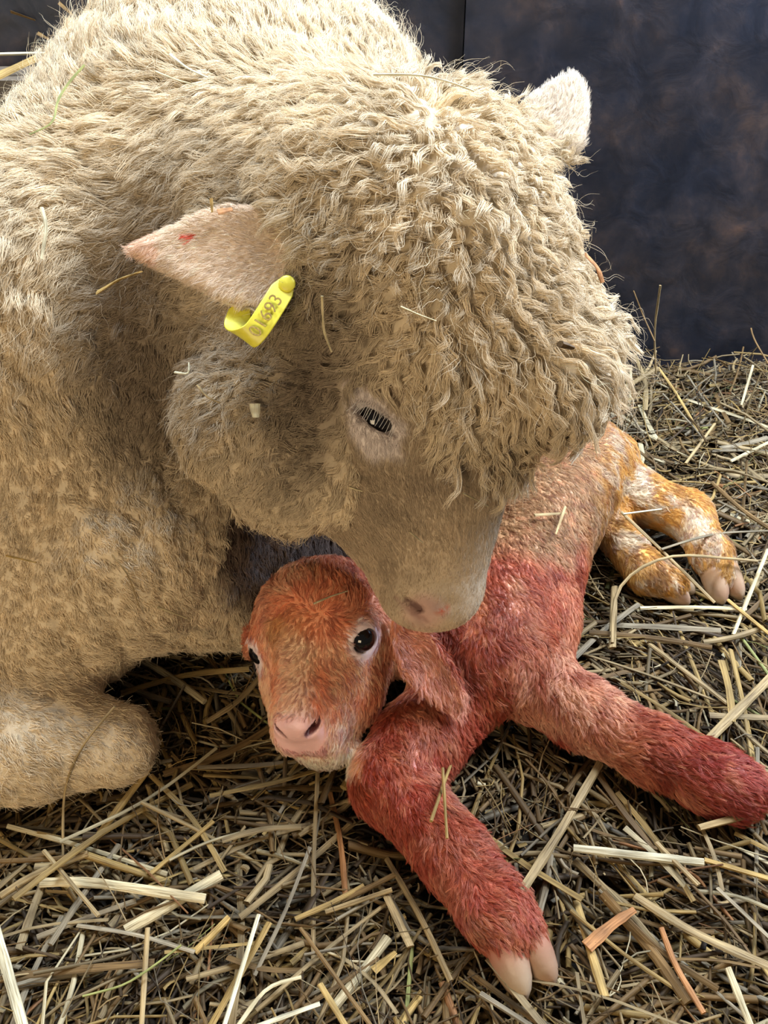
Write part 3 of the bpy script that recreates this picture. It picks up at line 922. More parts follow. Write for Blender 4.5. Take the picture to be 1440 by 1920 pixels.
# name, [(px, py, height above the litter mm)...], width mm, aspect, colour, label
HERO = [
 ('straw_stalk', [(-10, 1735, 26), (45, 1930, 30)], 7.5, .25, 'white', 'broad cream split straw cut by the bottom left corner'),
 ('straw_stalk', [(75, 1655, 24), (150, 1650, 26), (385, 1685, 30)], 7, .3, 'pale', 'wide pale split straw lying level, topmost in the lower left bedding'),
 ('straw_stalk', [(235, 1745, 22), (415, 1640, 24)], 8, .4, 'pale', 'broad pale straw slanting up beneath the level split straw'),
 ('straw_stalk', [(82, 1595, 30), (185, 1718, 32)], 3.2, .8, 'tan', 'thin tan straw crossing over the left end of the level split straw'),
 ('straw_stalk', [(118, 1612, 14), (118, 1480, 45), (150, 1400, 78), (215, 1325, 100)], 2.0, .8, 'tan', 'tall curved stem arching up in front of the ewe folded knee'),
 ('straw_stalk', [(0, 1680, 22), (60, 1640, 24), (165, 1600, 26)], 5, .5, 'tan', 'thick tan straw entering from the left edge below the knee'),
 ('straw_stalk', [(-5, 1615, 25), (120, 1610, 26), (165, 1600, 26)], 3.5, .7, 'brown', 'brown straw lying level from the left edge'),
 ('straw_stalk', [(185, 1565, 22), (280, 1440, 26)], 5.5, .6, 'gold', 'golden straw stalk leaning up beside the tip of the ewe knee'),
 ('straw_stalk', [(280, 1640, 20), (400, 1540, 24)], 5, .6, 'gold', 'golden straw slanting up left of the chin, above the pale broad straw'),
 ('straw_stalk', [(145, 1735, 24), (260, 1752, 24), (365, 1785, 26)], 4, .4, 'grey', 'greyish flat straw sagging across the lower left bedding'),
 ('straw_stalk', [(365, 1785, 24), (430, 1720, 26)], 5, .7, 'gold', 'short golden straw rising from the end of the greyish flat straw'),
 ('straw_stalk', [(265, 1930, 30), (277, 1740, 34)], 3.6, .7, 'tan', 'upright tan straw at the bottom, crossed by the green stem'),
 ('grass_stem', [(155, 1868, 34), (235, 1848, 38), (290, 1810, 40), (340, 1772, 44)], 1.6, .8, 'green', 'thin fresh green stem forking over the lower left straw', 'grass'),
 ('straw_stalk', [(420, 1925, 34), (485, 1715, 36)], 3.4, .6, 'white', 'narrow whitish straw standing out at the bottom, left of centre'),
 ('straw_stalk', [(395, 1925, 26), (505, 1730, 30)], 5.5, .5, 'gold', 'thick golden straw running beneath the narrow whitish straw'),
 ('straw_stalk', [(480, 1925, 34), (600, 1882, 36)], 4.5, .5, 'white', 'whitish cut straw end at the bottom edge, near the middle'),
 ('straw_stalk', [(600, 1845, 34), (655, 1935, 38)], 4, .5, 'gold', 'orange-gold straw sliding off the bottom edge near the middle'),
 ('straw_stalk', [(445, 1925, 34), (500, 1848, 36), (565, 1832, 38)], 3.0, .5, 'pale', 'bent pale straw with a kink, above the whitish cut end'),
 ('straw_stalk', [(563, 1740, 30), (700, 1930, 36)], 2.8, .7, 'brown', 'long brown stem slanting down right through the bottom middle'),
 ('straw_stalk', [(615, 1470, 14), (640, 1580, 22), (648, 1685, 22)], 4.5, .5, 'orange', 'reddish-brown straw running down from below the lamb chin'),
 ('straw_stalk', [(725, 1610, 14), (790, 1720, 24), (845, 1840, 26)], 4.5, .6, 'tan', 'long straight straw running down left of the lamb lower foreleg'),
 ('straw_stalk', [(610, 1710, 24), (735, 1668, 28)], 3.5, .6, 'tan', 'straw lying across the tops of the stalks left of the lower foreleg'),
 ('straw_stalk', [(640, 1690, 22), (740, 1640, 26)], 4.0, .6, 'brown', 'brown straw just above the straw laid across, left of the lower foreleg'),
 ('straw_stalk', [(725, 1680, 24), (770, 1775, 26)], 6, .4, 'tan', 'broad short tan straw beside the long straight straw'),
 ('leaf_flake', [(700, 1820, 26), (742, 1785, 28)], 9, .15, 'gold', 'small curled golden leaf flake in the bottom middle litter', 'leaf'),
 ('straw_stalk', [(975, 1675, 52), (1050, 1560, 32), (1125, 1430, 24)], 6.5, .45, 'tan', 'long flat straw leaning against the lamb lower foreleg'),
 ('straw_stalk', [(1075, 1590, 26), (1180, 1602, 28), (1320, 1617, 28)], 6, .4, 'white', 'bright pale yellow straw lying level right of the lower foreleg'),
 ('straw_stalk', [(1320, 1612, 26), (1450, 1650, 28)], 6, .6, 'gold', 'golden straw continuing from the bright pale straw to the right edge'),
 ('straw_stalk', [(1310, 1552, 30), (1450, 1515, 34)], 6.5, .7, 'tan', 'thick hollow straw lying below the tip of the outstretched hoof'),
 ('leaf_flake', [(1100, 1775, 28), (1150, 1730, 30), (1190, 1705, 30)], 10, .2, 'orange', 'reddish-brown dry leaf lying right of the lower foreleg hoof', 'leaf'),
 ('straw_stalk', [(1080, 1690, 20), (1110, 1790, 24), (1135, 1870, 26)], 6, .5, 'gold', 'golden flat straw running down under the reddish dry leaf'),
 ('straw_stalk', [(1190, 1680, 24), (1300, 1750, 28), (1450, 1815, 30)], 6.5, .4, 'tan', 'long broad tan straw slanting to the right edge in the lower corner'),
 ('straw_stalk', [(1130, 1675, 22), (1230, 1790, 24), (1290, 1880, 26)], 7.5, .35, 'brown', 'wide greenish-brown straw running down beneath the long broad tan straw'),
 ('straw_stalk', [(1240, 1740, 28), (1265, 1810, 30), (1320, 1900, 32)], 4.0, .6, 'orange', 'orange-brown straw curving down to the bottom right'),
 ('straw_stalk', [(1365, 1815, 32), (1410, 1930, 34)], 4.5, .5, 'pale', 'pale yellow-green straw standing at the bottom right corner'),
 ('straw_stalk', [(1230, 1580, 28), (1310, 1660, 30)], 4.0, .6, 'tan', 'short tan straw crossing the bright pale yellow straw'),
 ('straw_stalk', [(1345, 1665, 26), (1450, 1765, 28)], 5.5, .4, 'grey', 'greyish straw slanting to the right edge above the lower corner'),
 ('straw_stalk', [(862, 1390, 20), (835, 1460, 62), (808, 1540, 74)], 2.6, .8, 'gold', 'thin golden straw lying over the knee of the lamb lower foreleg'),
 ('straw_stalk', [(830, 1440, 70), (838, 1572, 66)], 2.2, .8, 'gold', 'short golden straw hanging down over the lamb lower foreleg'),
 ('straw_stalk', [(1245, 1357, 26), (1340, 1410, 34), (1450, 1450, 38)], 3.6, .7, 'tan', 'long straw running along the top edge of the outstretched foreleg'),
 ('straw_stalk', [(1330, 1385, 26), (1450, 1265, 32)], 8, .4, 'tan', 'broad straw leaning up to the right edge above the outstretched foreleg'),
 ('straw_stalk', [(1215, 1205, 22), (1260, 1240, 26), (1365, 1320, 26)], 4.5, .7, 'tan', 'straight tan straw lying behind the outstretched foreleg'),
 ('straw_stalk', [(1148, 1205, 28), (1150, 1105, 44), (1200, 1060, 62), (1265, 1038, 72), (1420, 1052, 52)], 3.4, .7, 'tan', 'long straw arching in front of the lamb hind legs'),
 ('straw_stalk', [(1152, 1100, 28), (1148, 1215, 26)], 7, .4, 'tan', 'broad short straw hanging from the arching straw'),
 ('straw_stalk', [(1165, 960, 72), (1260, 1050, 56), (1340, 1130, 40)], 4.0, .7, 'tan', 'straight straw lying slantwise over the lamb hind leg'),
 ('straw_stalk', [(1168, 964, 72), (1240, 955, 72)], 4.0, .5, 'white', 'short whitish straw lying on the lamb hind leg'),
 ('straw_stalk', [(1240, 1030, 62), (1330, 1000, 68), (1450, 995, 34)], 3.6, .6, 'grey', 'greyish straw crossing the hock of the lamb hind leg'),
 ('straw_stalk', [(1365, 1125, 30), (1450, 1195, 34)], 4.5, .7, 'gold', 'golden straw pointing to the right edge below the hind foot'),
 ('straw_stalk', [(1375, 1190, 24), (1440, 1030, 44)], 4.0, .6, 'pale', 'pale straw standing aslant at the right edge beside the hind foot'),
 ('straw_stalk', [(1200, 1140, 22), (1300, 1138, 26), (1400, 1142, 28)], 4.5, .5, 'pale', 'pale straw lying level under the lamb hind feet'),
 ('straw_stalk', [(1230, 700, 60), (1226, 620, 110), (1238, 535, 165)], 2.8, .8, 'tan', 'tall straw standing against the dark wall right of the ewe forehead'),
 ('straw_stalk', [(1228, 640, 110), (1205, 590, 130), (1188, 545, 155)], 1.6, .8, 'brown', 'thin broken tip leaning off the tall straw by the wall'),
 ('straw_stalk', [(1235, 690, 40), (1270, 740, 34), (1310, 810, 26)], 4.2, .7, 'gold', 'golden straw sloping down from the foot of the tall standing straw'),
 ('straw_stalk', [(1175, 725, 36), (1235, 690, 52)], 5.5, .6, 'tan', 'short thick straw poking out right of the ewe curly forehead'),
 ('straw_stalk', [(1445, 690, 60), (1410, 630, 85), (1408, 615, 92)], 2.6, .7, 'brown', 'bent stem against the wall at the right edge'),
 ('straw_stalk', [(1390, 760, 40), (1412, 685, 66)], 3.6, .6, 'pale', 'pale upright straw end near the foot of the wall'),
 ('straw_stalk', [(1285, 870, 26), (1340, 795, 36)], 4.2, .7, 'tan', 'short tan straw leaning right behind the lamb hind leg'),
 ('straw_stalk', [(1370, 865, 26), (1450, 825, 34)], 3.8, .7, 'pale', 'pale curved straw reaching the right edge behind the hind leg'),
 ('straw_stalk', [(1335, 905, 24), (1395, 960, 26), (1450, 995, 28)], 4.6, .7, 'brown', 'brown straw sloping to the right edge above the hind hock'),
]
for h in HERO:
    nm, pp, w, asp, col, lab = h[:6]
    straw_thing(nm, [ghere(a, b, c / 1000) for a, b, c in pp], w / 1000 * 0.95, asp, col, lab, h[6] if len(h) > 6 else 'straw', taper=0.5 if nm == 'leaf_flake' else 0.0)


def clear_of_animals(P):
    return np.minimum(EWE.sample(P), LAMB.sample(P)) > 0.0012


def strew(n, lo, hi, lens, widths, zr, seed, pitch=0.10, bias=0.45):
    """random resting stalks: centre, direction, length, width, kept clear of the animals"""
    r = np.random.default_rng(seed)
    x = r.uniform(lo[0], hi[0], n); y = r.uniform(lo[1], hi[1], n)
    q = np.stack([x, y, x * 0], 1)
    a = math.pi * (bias * 2.2 * fbm(q, 5, 2) + 0.15) + (1 - bias) * math.pi * r.random(n) + 0.3 * r.standard_normal(n)
    ln = lens[0] + (lens[1] - lens[0]) * r.random(n) ** 2.0
    w = widths[0] + (widths[1] - widths[0]) * r.random(n) ** 1.8
    z = ground_h(q) + zr[0] + (zr[1] - zr[0]) * r.random(n)
    pt = pitch * r.standard_normal(n)
    Dv = np.stack([np.cos(a) * np.cos(pt), np.sin(a) * np.cos(pt), np.sin(pt)], 1)
    C = np.stack([x, y, z], 1)
    ok = np.ones(n, bool)
    for t in (-0.5, -0.3, -0.1, 0.1, 0.3, 0.5):
        e = C + Dv * (ln * t)[:, None]
        ok &= clear_of_animals(e) & (e[:, 1] < WALL_Y - 0.004)
    return C[ok], Dv[ok], ln[ok], w[ok], r


def bedding(parts, K=4, S=5):
    """all the uncountable litter as one mesh"""
    VV, FF, CC, GG = [], [], [], []
    base = 0
    for (C, Dv, ln, w, r, mix, asp) in parts:
        n = len(C)
        t = np.linspace(-0.5, 0.5, K)
        side = nrm(np.cross(Dv, [0, 0, 1.0])); up = np.cross(side, Dv)
        roll = r.uniform(-0.9, 0.9, n)[:, None]
        a = side * np.cos(roll) + up * np.sin(roll); b = -side * np.sin(roll) + up * np.cos(roll)
        bend = r.standard_normal(n) * 0.10 * ln; bend2 = r.standard_normal(n) * 0.05 * ln
        aspect = asp[0] + (asp[1] - asp[0]) * r.random(n)
        P = C[:, None] + Dv[:, None] * (ln[:, None] * t)[..., None] + side[:, None] * (bend[:, None] * (4 * t * t - 0.5))[..., None] + up[:, None] * (bend2[:, None] * (4 * t * t - 0.5))[..., None]
        th = 2 * np.pi * np.arange(S) / S
        tap = 1 - r.random((n, 1)) * 0.5 * (t + 0.5)
        off = a[:, None, None] * (np.cos(th)[None, None, :, None] * (w[:, None] * tap)[:, :, None, None] / 2) + b[:, None, None] * (np.sin(th)[None, None, :, None] * (w[:, None] * tap * aspect[:, None])[:, :, None, None] / 2)
        V = (P[:, :, None] + off).reshape(-1, 3)
        keys = list(mix); pr = np.array([mix[k] for k in keys], float); pr /= pr.sum()
        ci = r.choice(len(keys), n, p=pr)
        col = np.array([PAL[k] for k in keys])[ci] * 0.54 * (1 + 0.28 * r.standard_normal((n, 1)))
        colv = col[:, None, None] * (0.78 + 0.44 * r.random((n, 1, S, 1))) * np.ones((1, K, 1, 1))
        i = (base + np.arange(n) * K * S)[:, None, None]
        k = np.arange(K - 1)[None, :, None] * S; j = np.arange(S)[None, None]; j2 = (j + 1) % S
        Q = np.stack([i + k + j, i + k + j2, i + k + S + j2, i + k + S + j], -1).reshape(-1, 4)
        r0 = r.random((n, 1, 1)) * 90
        gv = np.stack([np.cos(th)[None, None] * 2.2 + r0 + 0 * t[None, :, None], np.sin(th)[None, None] * 2.2 + 0 * r0 + 0 * t[None, :, None], ln[:, None, None] * t[None, :, None] * 28 + r0 + 0 * th[None, None]], -1)
        GG.append(gv.reshape(-1, 3))
        VV.append(V); FF.append(Q); CC.append(colv.reshape(-1, 3)); base += len(V)
    o = raw_mesh('straw_bedding', np.concatenate(VV), np.concatenate(FF), M_straw, None, smooth=False, colors=np.clip(np.concatenate(CC), 0.004, 0.9))
    set_grain(o, np.concatenate(GG))
    return tag(o, 'deep bedding of tangled brown straw and chaff covering the pen floor', 'straw bedding', kind='stuff')


MIX_LOW = {'dark': 4, 'brown': 4, 'tan': 1.6, 'gold': .8, 'grey': .8}
MIX_TOP = {'brown': 3.6, 'tan': 3.0, 'gold': 1.8, 'grey': 0.9, 'dark': 1.0, 'pale': .5, 'orange': .25, 'green': .12}
LO, HI = (-0.75, 0.12), (0.85, 1.095)
bedding([
    (*strew(8000, LO, HI, (0.04, 0.16), (0.0028, 0.0075), (0.000, 0.012), 1), MIX_LOW, (.25, .8)),
    (*strew(10500, LO, HI, (0.03, 0.14), (0.0018, 0.0062), (0.006, 0.020), 2), MIX_TOP, (.2, .9)),
    (*strew(7000, LO, HI, (0.02, 0.09), (0.0007, 0.0018), (0.008, 0.026), 3, 0.25, 0.2), MIX_TOP, (.5, 1)),
    (*strew(8000, LO, HI, (0.006, 0.024), (0.0014, 0.0055), (0.006, 0.020), 4, 0.3, 0.1), {'tan': 3, 'grey': 2, 'brown': 2, 'pale': .8, 'gold': .7}, (.08, .4)),
    (*strew(700, (0.10, 0.84), (0.85, 1.09), (0.03, 0.12), (0.001, 0.004), (0.010, 0.035), 6, 0.4, 0.1), MIX_TOP, (.3, .9)),
])

# loose stalks that lie on top, each one its own object
C, Dv, ln, w, r = strew(620, (-0.42, 0.22), (0.46, 1.06), (0.05, 0.15), (0.0026, 0.0062), (0.019, 0.028), 5, 0.06, 0.35)
px, py, d = project(C)
ok = np.where((px > -20) & (px < 1460) & (py > 650) & (py < 1940))[0]
size = (ln * w / d ** 2)[ok]
ok = ok[np.argsort(-size)][:235]
MARKS = [('the lamb chin', 600, 1450), ('the ewe folded knee', 250, 1440), ('the lower foreleg hoof', 1010, 1800), ('the outstretched hoof', 1400, 1500),
         ('the lower foreleg knee', 730, 1480), ('the bottom left corner', 0, 1920), ('the bottom right corner', 1440, 1920), ('the bottom middle', 720, 1920),
         ('the hind hock', 1330, 990), ('the hind foot', 1360, 1130), ('the dark wall', 1350, 740), ('the lamb chest', 950, 1480),
         ('the ewe chest', 340, 1270), ('the outstretched foreleg', 1180, 1400), ('the lamb elbow', 1110, 1180), ('the left edge', 0, 1680), ('the right edge', 1440, 1320), ('the lamb rump', 1170, 840)]
SEEN = {}
WORD = {'pale': 'pale', 'gold': 'golden', 'tan': 'tan', 'brown': 'dull brown', 'grey': 'greyish'}
todo = []
for i in ok:
    col = random.choices(list(WORD), [.8, 1.6, 3, 2.4, 1.4])[0]
    ax_, ay_, _ = project((C[i] - Dv[i] * ln[i] / 2)[None]); bx_, by_, _ = project((C[i] + Dv[i] * ln[i] / 2)[None])
    dx, dy = float(bx_[0] - ax_[0]), float(by_[0] - ay_[0])
    if dx < 0: dx, dy = -dx, -dy
    an = math.degrees(math.atan2(-dy, dx))
    lean = 'level' if abs(an) < 20 else 'upright' if abs(an) > 68 else 'slanting up right' if an > 0 else 'slanting down right'
    m = min(MARKS, key=lambda m: math.hypot(m[1] - px[i], m[2] - py[i]))
    ex, ey = px[i] - m[1], py[i] - m[2]
    side = ('right of' if ex > 0 else 'left of') if abs(ex) > abs(ey) else ('below' if ey > 0 else 'above')
    size_ = 'long' if ln[i] > 0.10 else 'short' if ln[i] < 0.07 else ''
    fat = 'thick' if w[i] > 0.0042 else 'thin' if w[i] < 0.0032 else ''
    adj = ' '.join(x for x in (size_, fat, WORD[col]) if x)
    todo.append((i, col, f'{adj} straw stalk {lean}, {side} {m[0]}'))
for i, col, lab in todo:
    same = [q for q in todo if q[2] == lab]
    if len(same) == 2:
        o_ = [q for q in same if q[0] != i][0][0]
        if abs(py[i] - py[o_]) > abs(px[i] - px[o_]):
            lab += ', the upper one' if py[i] < py[o_] else ', the lower one'
        else:
            lab += ', the left one' if px[i] < px[o_] else ', the right one'
    elif len(same) > 3:
        k_ = sorted(same, key=lambda q: py[q[0]]).index([q for q in same if q[0] == i][0])
        lab += ', ' + ('first', 'second', 'third', 'fourth', 'fifth', 'sixth')[k_] + ' from the top'
    elif len(same) == 3:
        k_ = sorted(same, key=lambda q: py[q[0]]).index([q for q in same if q[0] == i][0])
        lab += (', uppermost of three', ', middle of three', ', lowest of three')[k_]
    if len(lab.replace('-', ' ').split()) > 16:
        lab = lab.replace('thick ', '').replace('thin ', '').replace('dull ', '')
    sd = np.cross(Dv[i], [0, 0, 1]) * random.gauss(0, 0.05) * ln[i]
    straw_thing('straw_stalk', [C[i] - Dv[i] * ln[i] / 2, C[i] + sd, C[i] + Dv[i] * ln[i] / 2], w[i], random.choice((.15, .25, .4, .7)), col, lab, 'straw', 'loose straw stalks on top of the bedding', K=7, dim=0.66)

# ------------------------------------------------------------------ bits caught in wool and coat


def hit(px, py, field, off):
    """where the line of sight meets the animal's surface raised by off"""
    v = FW + RT * (px - 720) / FPX + UP * (960 - py) / FPX
    ds = np.arange(0.35, 1.15, 0.001)
    f = field.sample(CAM + ds[:, None] * v)
    i = np.argmax(f < off)
    return CAM + ds[i] * v


BITS = [
 ('hay_stem', EWE, 20, [(158, 122), (128, 155), (106, 190), (102, 232), (55, 252)], 1.2, .7, 'green', 'curved green hay stem caught in the wool of the ewe upper back', 'hay'),
 ('hay_stem', EWE, 18, [(318, 102), (350, 128), (390, 146)], 1.3, .7, 'white', 'short whitish hay stem on top of the ewe back'),
 ('hay_stem', EWE, 18, [(292, 134), (330, 150), (370, 160)], 1.3, .6, 'pale', 'pale hay stem just below the whitish one on the ewe back'),
 ('hay_stem', EWE, 16, [(78, 389), (88, 425), (78, 486)], 2.0, .6, 'white', 'pale curved hay stem on the ewe flank near the left edge'),
 ('hay_stem', EWE, 20, [(700, 140), (787, 140), (840, 152), (889, 171)], 1.3, .7, 'white', 'long thin whitish hay stem behind the ewe poll'),
 ('hay_stem', EWE, 22, [(751, 575), (785, 590), (818, 602)], 1.1, .7, 'pale', 'thin pale hay stem in the middle of the ewe forehead wool'),
 ('hay_stem', EWE, 18, [(604, 555), (606, 620), (622, 660)], 1.2, .7, 'pale', 'thin curved hay stem between the tag and the ewe eye'),
 ('leaf_flake', EWE, 14, [(183, 548), (220, 525), (262, 510)], 4.0, .3, 'gold', 'tan husk flake in the neck wool below the ewe ear tip'),
 ('leaf_flake', EWE, 16, [(478, 757), (480, 783)], 5.0, .2, 'white', 'small cream chaff flake on the ewe cheek wool'),
 ('leaf_flake', EWE, 26, [(1050, 645), (1074, 652)], 5.5, .5, 'dark', 'small dark curled fleck on the right of the ewe forehead'),
 ('leaf_flake', EWE, 24, [(1098, 478), (1120, 500), (1130, 530)], 3.0, .3, 'orange', 'reddish leaf shred hanging off the right side of the ewe head'),
 ('hay_stem', EWE, 9, [(12, 1042), (40, 1048), (68, 1055)], 1.8, .6, 'gold', 'yellow straw bit on the ewe chest at the left edge'),
 ('hay_stem', EWE, 9, [(296, 1138), (350, 1159)], 1.3, .7, 'pale', 'short pale straw bit low on the ewe chest'),
 ('hay_stem', EWE, 9, [(210, 1040), (240, 1075), (262, 1140)], 0.8, .7, 'tan', 'hair-thin curved hay stem on the ewe chest'),
 ('hay_stem', EWE, 6, [(868, 925), (895, 938), (915, 950)], 1.2, .6, 'pale', 'pale hay bit on the ewe nose bridge under the fringe'),
 ('hay_stem', EWE, 5, [(768, 997), (793, 1018)], 1.2, .6, 'pale', 'pale chaff bit in the middle of the ewe face'),
 ('hay_stem', EWE, 12, [(655, 913), (680, 921)], 1.6, .6, 'pale', 'short chaff bit where the cheek wool meets the ewe face'),
 ('hay_stem', EWE, 5, [(396, 372), (398, 398)], 1.4, .6, 'gold', 'short golden splinter standing on the ewe ear edge'),
 ('leaf_flake', EWE, 5, [(408, 398), (436, 392)], 3.5, .3, 'orange', 'orange-tan husk on the upper edge of the ewe ear'),
 ('hay_stem', EWE, 15, [(328, 698), (355, 702), (354, 680)], 1.1, .7, 'white', 'tiny bent white stem on the ewe cheek near the neck fold'),
 ('hay_stem', EWE, 15, [(370, 722), (388, 745), (412, 755)], 1.3, .7, 'tan', 'pinkish-tan hay stem left of the cream chaff flake'),
 ('straw_bit', LAMB, 6, [(588, 1132), (620, 1118), (652, 1108)], 1.3, .6, 'pale', 'thin pale straw bit lying on the lamb forehead'),
 ('straw_bit', LAMB, 6, [(1002, 966), (1062, 962)], 2.2, .5, 'tan', 'tan straw bit lying across the lamb flank'),
 ('straw_bit', LAMB, 8, [(1060, 950), (1042, 1002)], 1.8, .5, 'tan', 'upright straw bit touching the end of the one across the lamb flank'),
]
for b_ in BITS:
    nm, fld, off, pp, wd, asp, col, lab = b_[:8]
    straw_thing(nm, [hit(x, y, fld, off / 1000 + 0.002) for x, y in pp], wd / 1000 * 1.5, asp, col, lab, 'hay' if nm == 'hay_stem' else 'chaff' if nm == 'leaf_flake' else 'straw', taper=0.4, dim=1.15)
# straws on the rail and flakes stuck to the wall behind the ewe
def rail(px, py, y): 
    v = FW + RT * (px - 720) / FPX + UP * (960 - py) / FPX
    return CAM + v * (y / v[1])
straw_thing('straw_stalk', [rail(-60, 103, 1.06), rail(150, 98, 1.07)], 0.006, .5, 'white', 'pale straw lying level along the rail behind the ewe', 'straw')
straw_thing('straw_stalk', [rail(-40, 160, 1.02), rail(70, 108, 1.05)], 0.008, .4, 'gold', 'golden straw slanting over the rail behind the ewe', 'straw')
for (x0, y0, x1, y1, lb) in [(20, 22, 66, 38, 'tan flake stuck to the dark wall in the top left corner'), (110, 5, 136, 28, 'tan flake stuck high on the wall above the ewe back'), (70, 62, 92, 74, 'small flake stuck to the wall just above the rail')]:
    straw_thing('leaf_flake', [rail(x0, y0, 1.102), rail(x1, y1, 1.102)], 0.006, .25, 'brown', lb, 'chaff', taper=.5)

# ------------------------------------------------------------------ ear tag
def ribbon(path, wv, width, th):
    P = np.array(path); t = np.linspace(0, len(P) - 1, 40)
    C = np.stack([np.interp(t, np.arange(len(P)), P[:, k]) for k in range(3)], 1)
    for _ in range(6):
        C[1:-1] = .5 * C[1:-1] + .25 * (C[:-2] + C[2:])
    Tn = nrm(np.gradient(C, axis=0)); V = []; F = []
    for i in range(len(C)):
        wd = nrm(wv - (wv @ Tn[i]) * Tn[i]); nn = np.cross(Tn[i], wd)
        k = 1.0 if 2 < i < len(C) - 3 else (0.86 if i in (2, len(C) - 3) else (0.7 if i in (1, len(C) - 2) else 0.45))
        for a_, b_ in ((-1, -1), (-.9, -1.25), (.9, -1.25), (1, -1), (1, 1), (.9, 1.25), (-.9, 1.25), (-1, 1)):
            V.append(C[i] + wd * a_ * width / 2 * k + nn * b_ * th / 2)
    n = 8
    for i in range(len(C) - 1):
        for j in range(n):
            F.append((i * n + j, i * n + (j + 1) % n, (i + 1) * n + (j + 1) % n, (i + 1) * n + j))
    F.append(tuple(range(n - 1, -1, -1))); F.append(tuple(len(V) - n + j for j in range(n)))
    return V, F, C


tagE = tag(empty('ear_tag', D(505, 585, 0.54)), 'yellow plastic strap tag with worn brown digits on the ewe ear', 'ear tag')
WV = RT * 19 - UP * 12.5
V, F, C_ = ribbon([D(541, 524, .548), D(520, 560, .541), D(500, 592, .538), D(480, 622, .538), D(466, 634, .540), D(450, 632, .546), D(440, 618, .552), D(444, 600, .557), D(458, 570, .560)], WV, 0.0132, 0.0010)
make_child(raw_mesh('strap', V, F, M_tag, tagE))
V, F = sphere_mesh(D(538, 532, .5435), (0.0048, 0.0048, 0.0016), (RT, UP, FW), 16)
make_child(raw_mesh('rivet', V, F, M_tag, tagE))
fc_ = bpy.data.curves.new('digits', 'FONT'); fc_.body = '01693'; fc_.size = 0.0105; fc_.extrude = 0.00015; fc_.align_x = 'CENTER'; fc_.align_y = 'CENTER'
fc_.materials.append(M_ink)
to = bpy.data.objects.new('digits', fc_); link(to, tagE)
xd = nrm(D(520, 560, .541) - D(480, 622, .538)); zd = -FW; zd = nrm(zd - (zd @ xd) * xd); yd = np.cross(zd, xd)
R_ = Matrix(((xd[0], yd[0], zd[0]), (xd[1], yd[1], zd[1]), (xd[2], yd[2], zd[2]))).to_4x4()
to.matrix_parent_inverse = Matrix.Translation(-tagE.location)
MT_ = Matrix.Translation(Vector((D(499, 593, .538) + zd * 0.0011).tolist())) @ R_
bpy.context.view_layer.update()
dm = bpy.data.meshes.new_from_object(to.evaluated_get(bpy.context.evaluated_depsgraph_get()))
dm.transform(MT_)
bpy.data.objects.remove(to)
if not dm.materials:
    dm.materials.append(M_ink)
make_child(link(bpy.data.objects.new('digits', dm), tagE))

# ------------------------------------------------------------------ lashes and hooves
VV = []; FF = []
for i in range(17):
    u = i / 16
    rx, ry = 672 + 70 * u, 750 + 48 * u - 12 * math.sin(u * 3.14)
    p0 = hit(rx, ry, EWE, 0.001) - FW * 0.001
    p2 = hit(rx - 9 + 4 * u + random.uniform(-3, 3), ry + 27 - 6 * abs(u - .5) + random.uniform(-3, 3), EWE, 0.001)
    p1 = (p0 + p2) / 2
    q0 = D(rx, ry, (p0 - CAM) @ FW - 0.001)
    dd = (q0 - CAM) @ FW
    tx = -20 + 10 * u + random.uniform(-5, 5)
    pts = [q0, D(rx + tx * .35, ry + 10, dd - 0.0035), D(rx + tx, ry + 28 - 8 * abs(u - .5) + random.uniform(-4, 4), dd - 0.004)]
    V, F, sh = stalk(pts, 0.00052, 1.0, sides=5, K=6, nodes=False, taper=0.6)
    FF += [tuple(j + len(VV) for j in f) for f in F]; VV += list(V)
make_child(raw_mesh('eyelashes', VV, FF, M_lash, ewe))['label'] = 'white eyelashes'


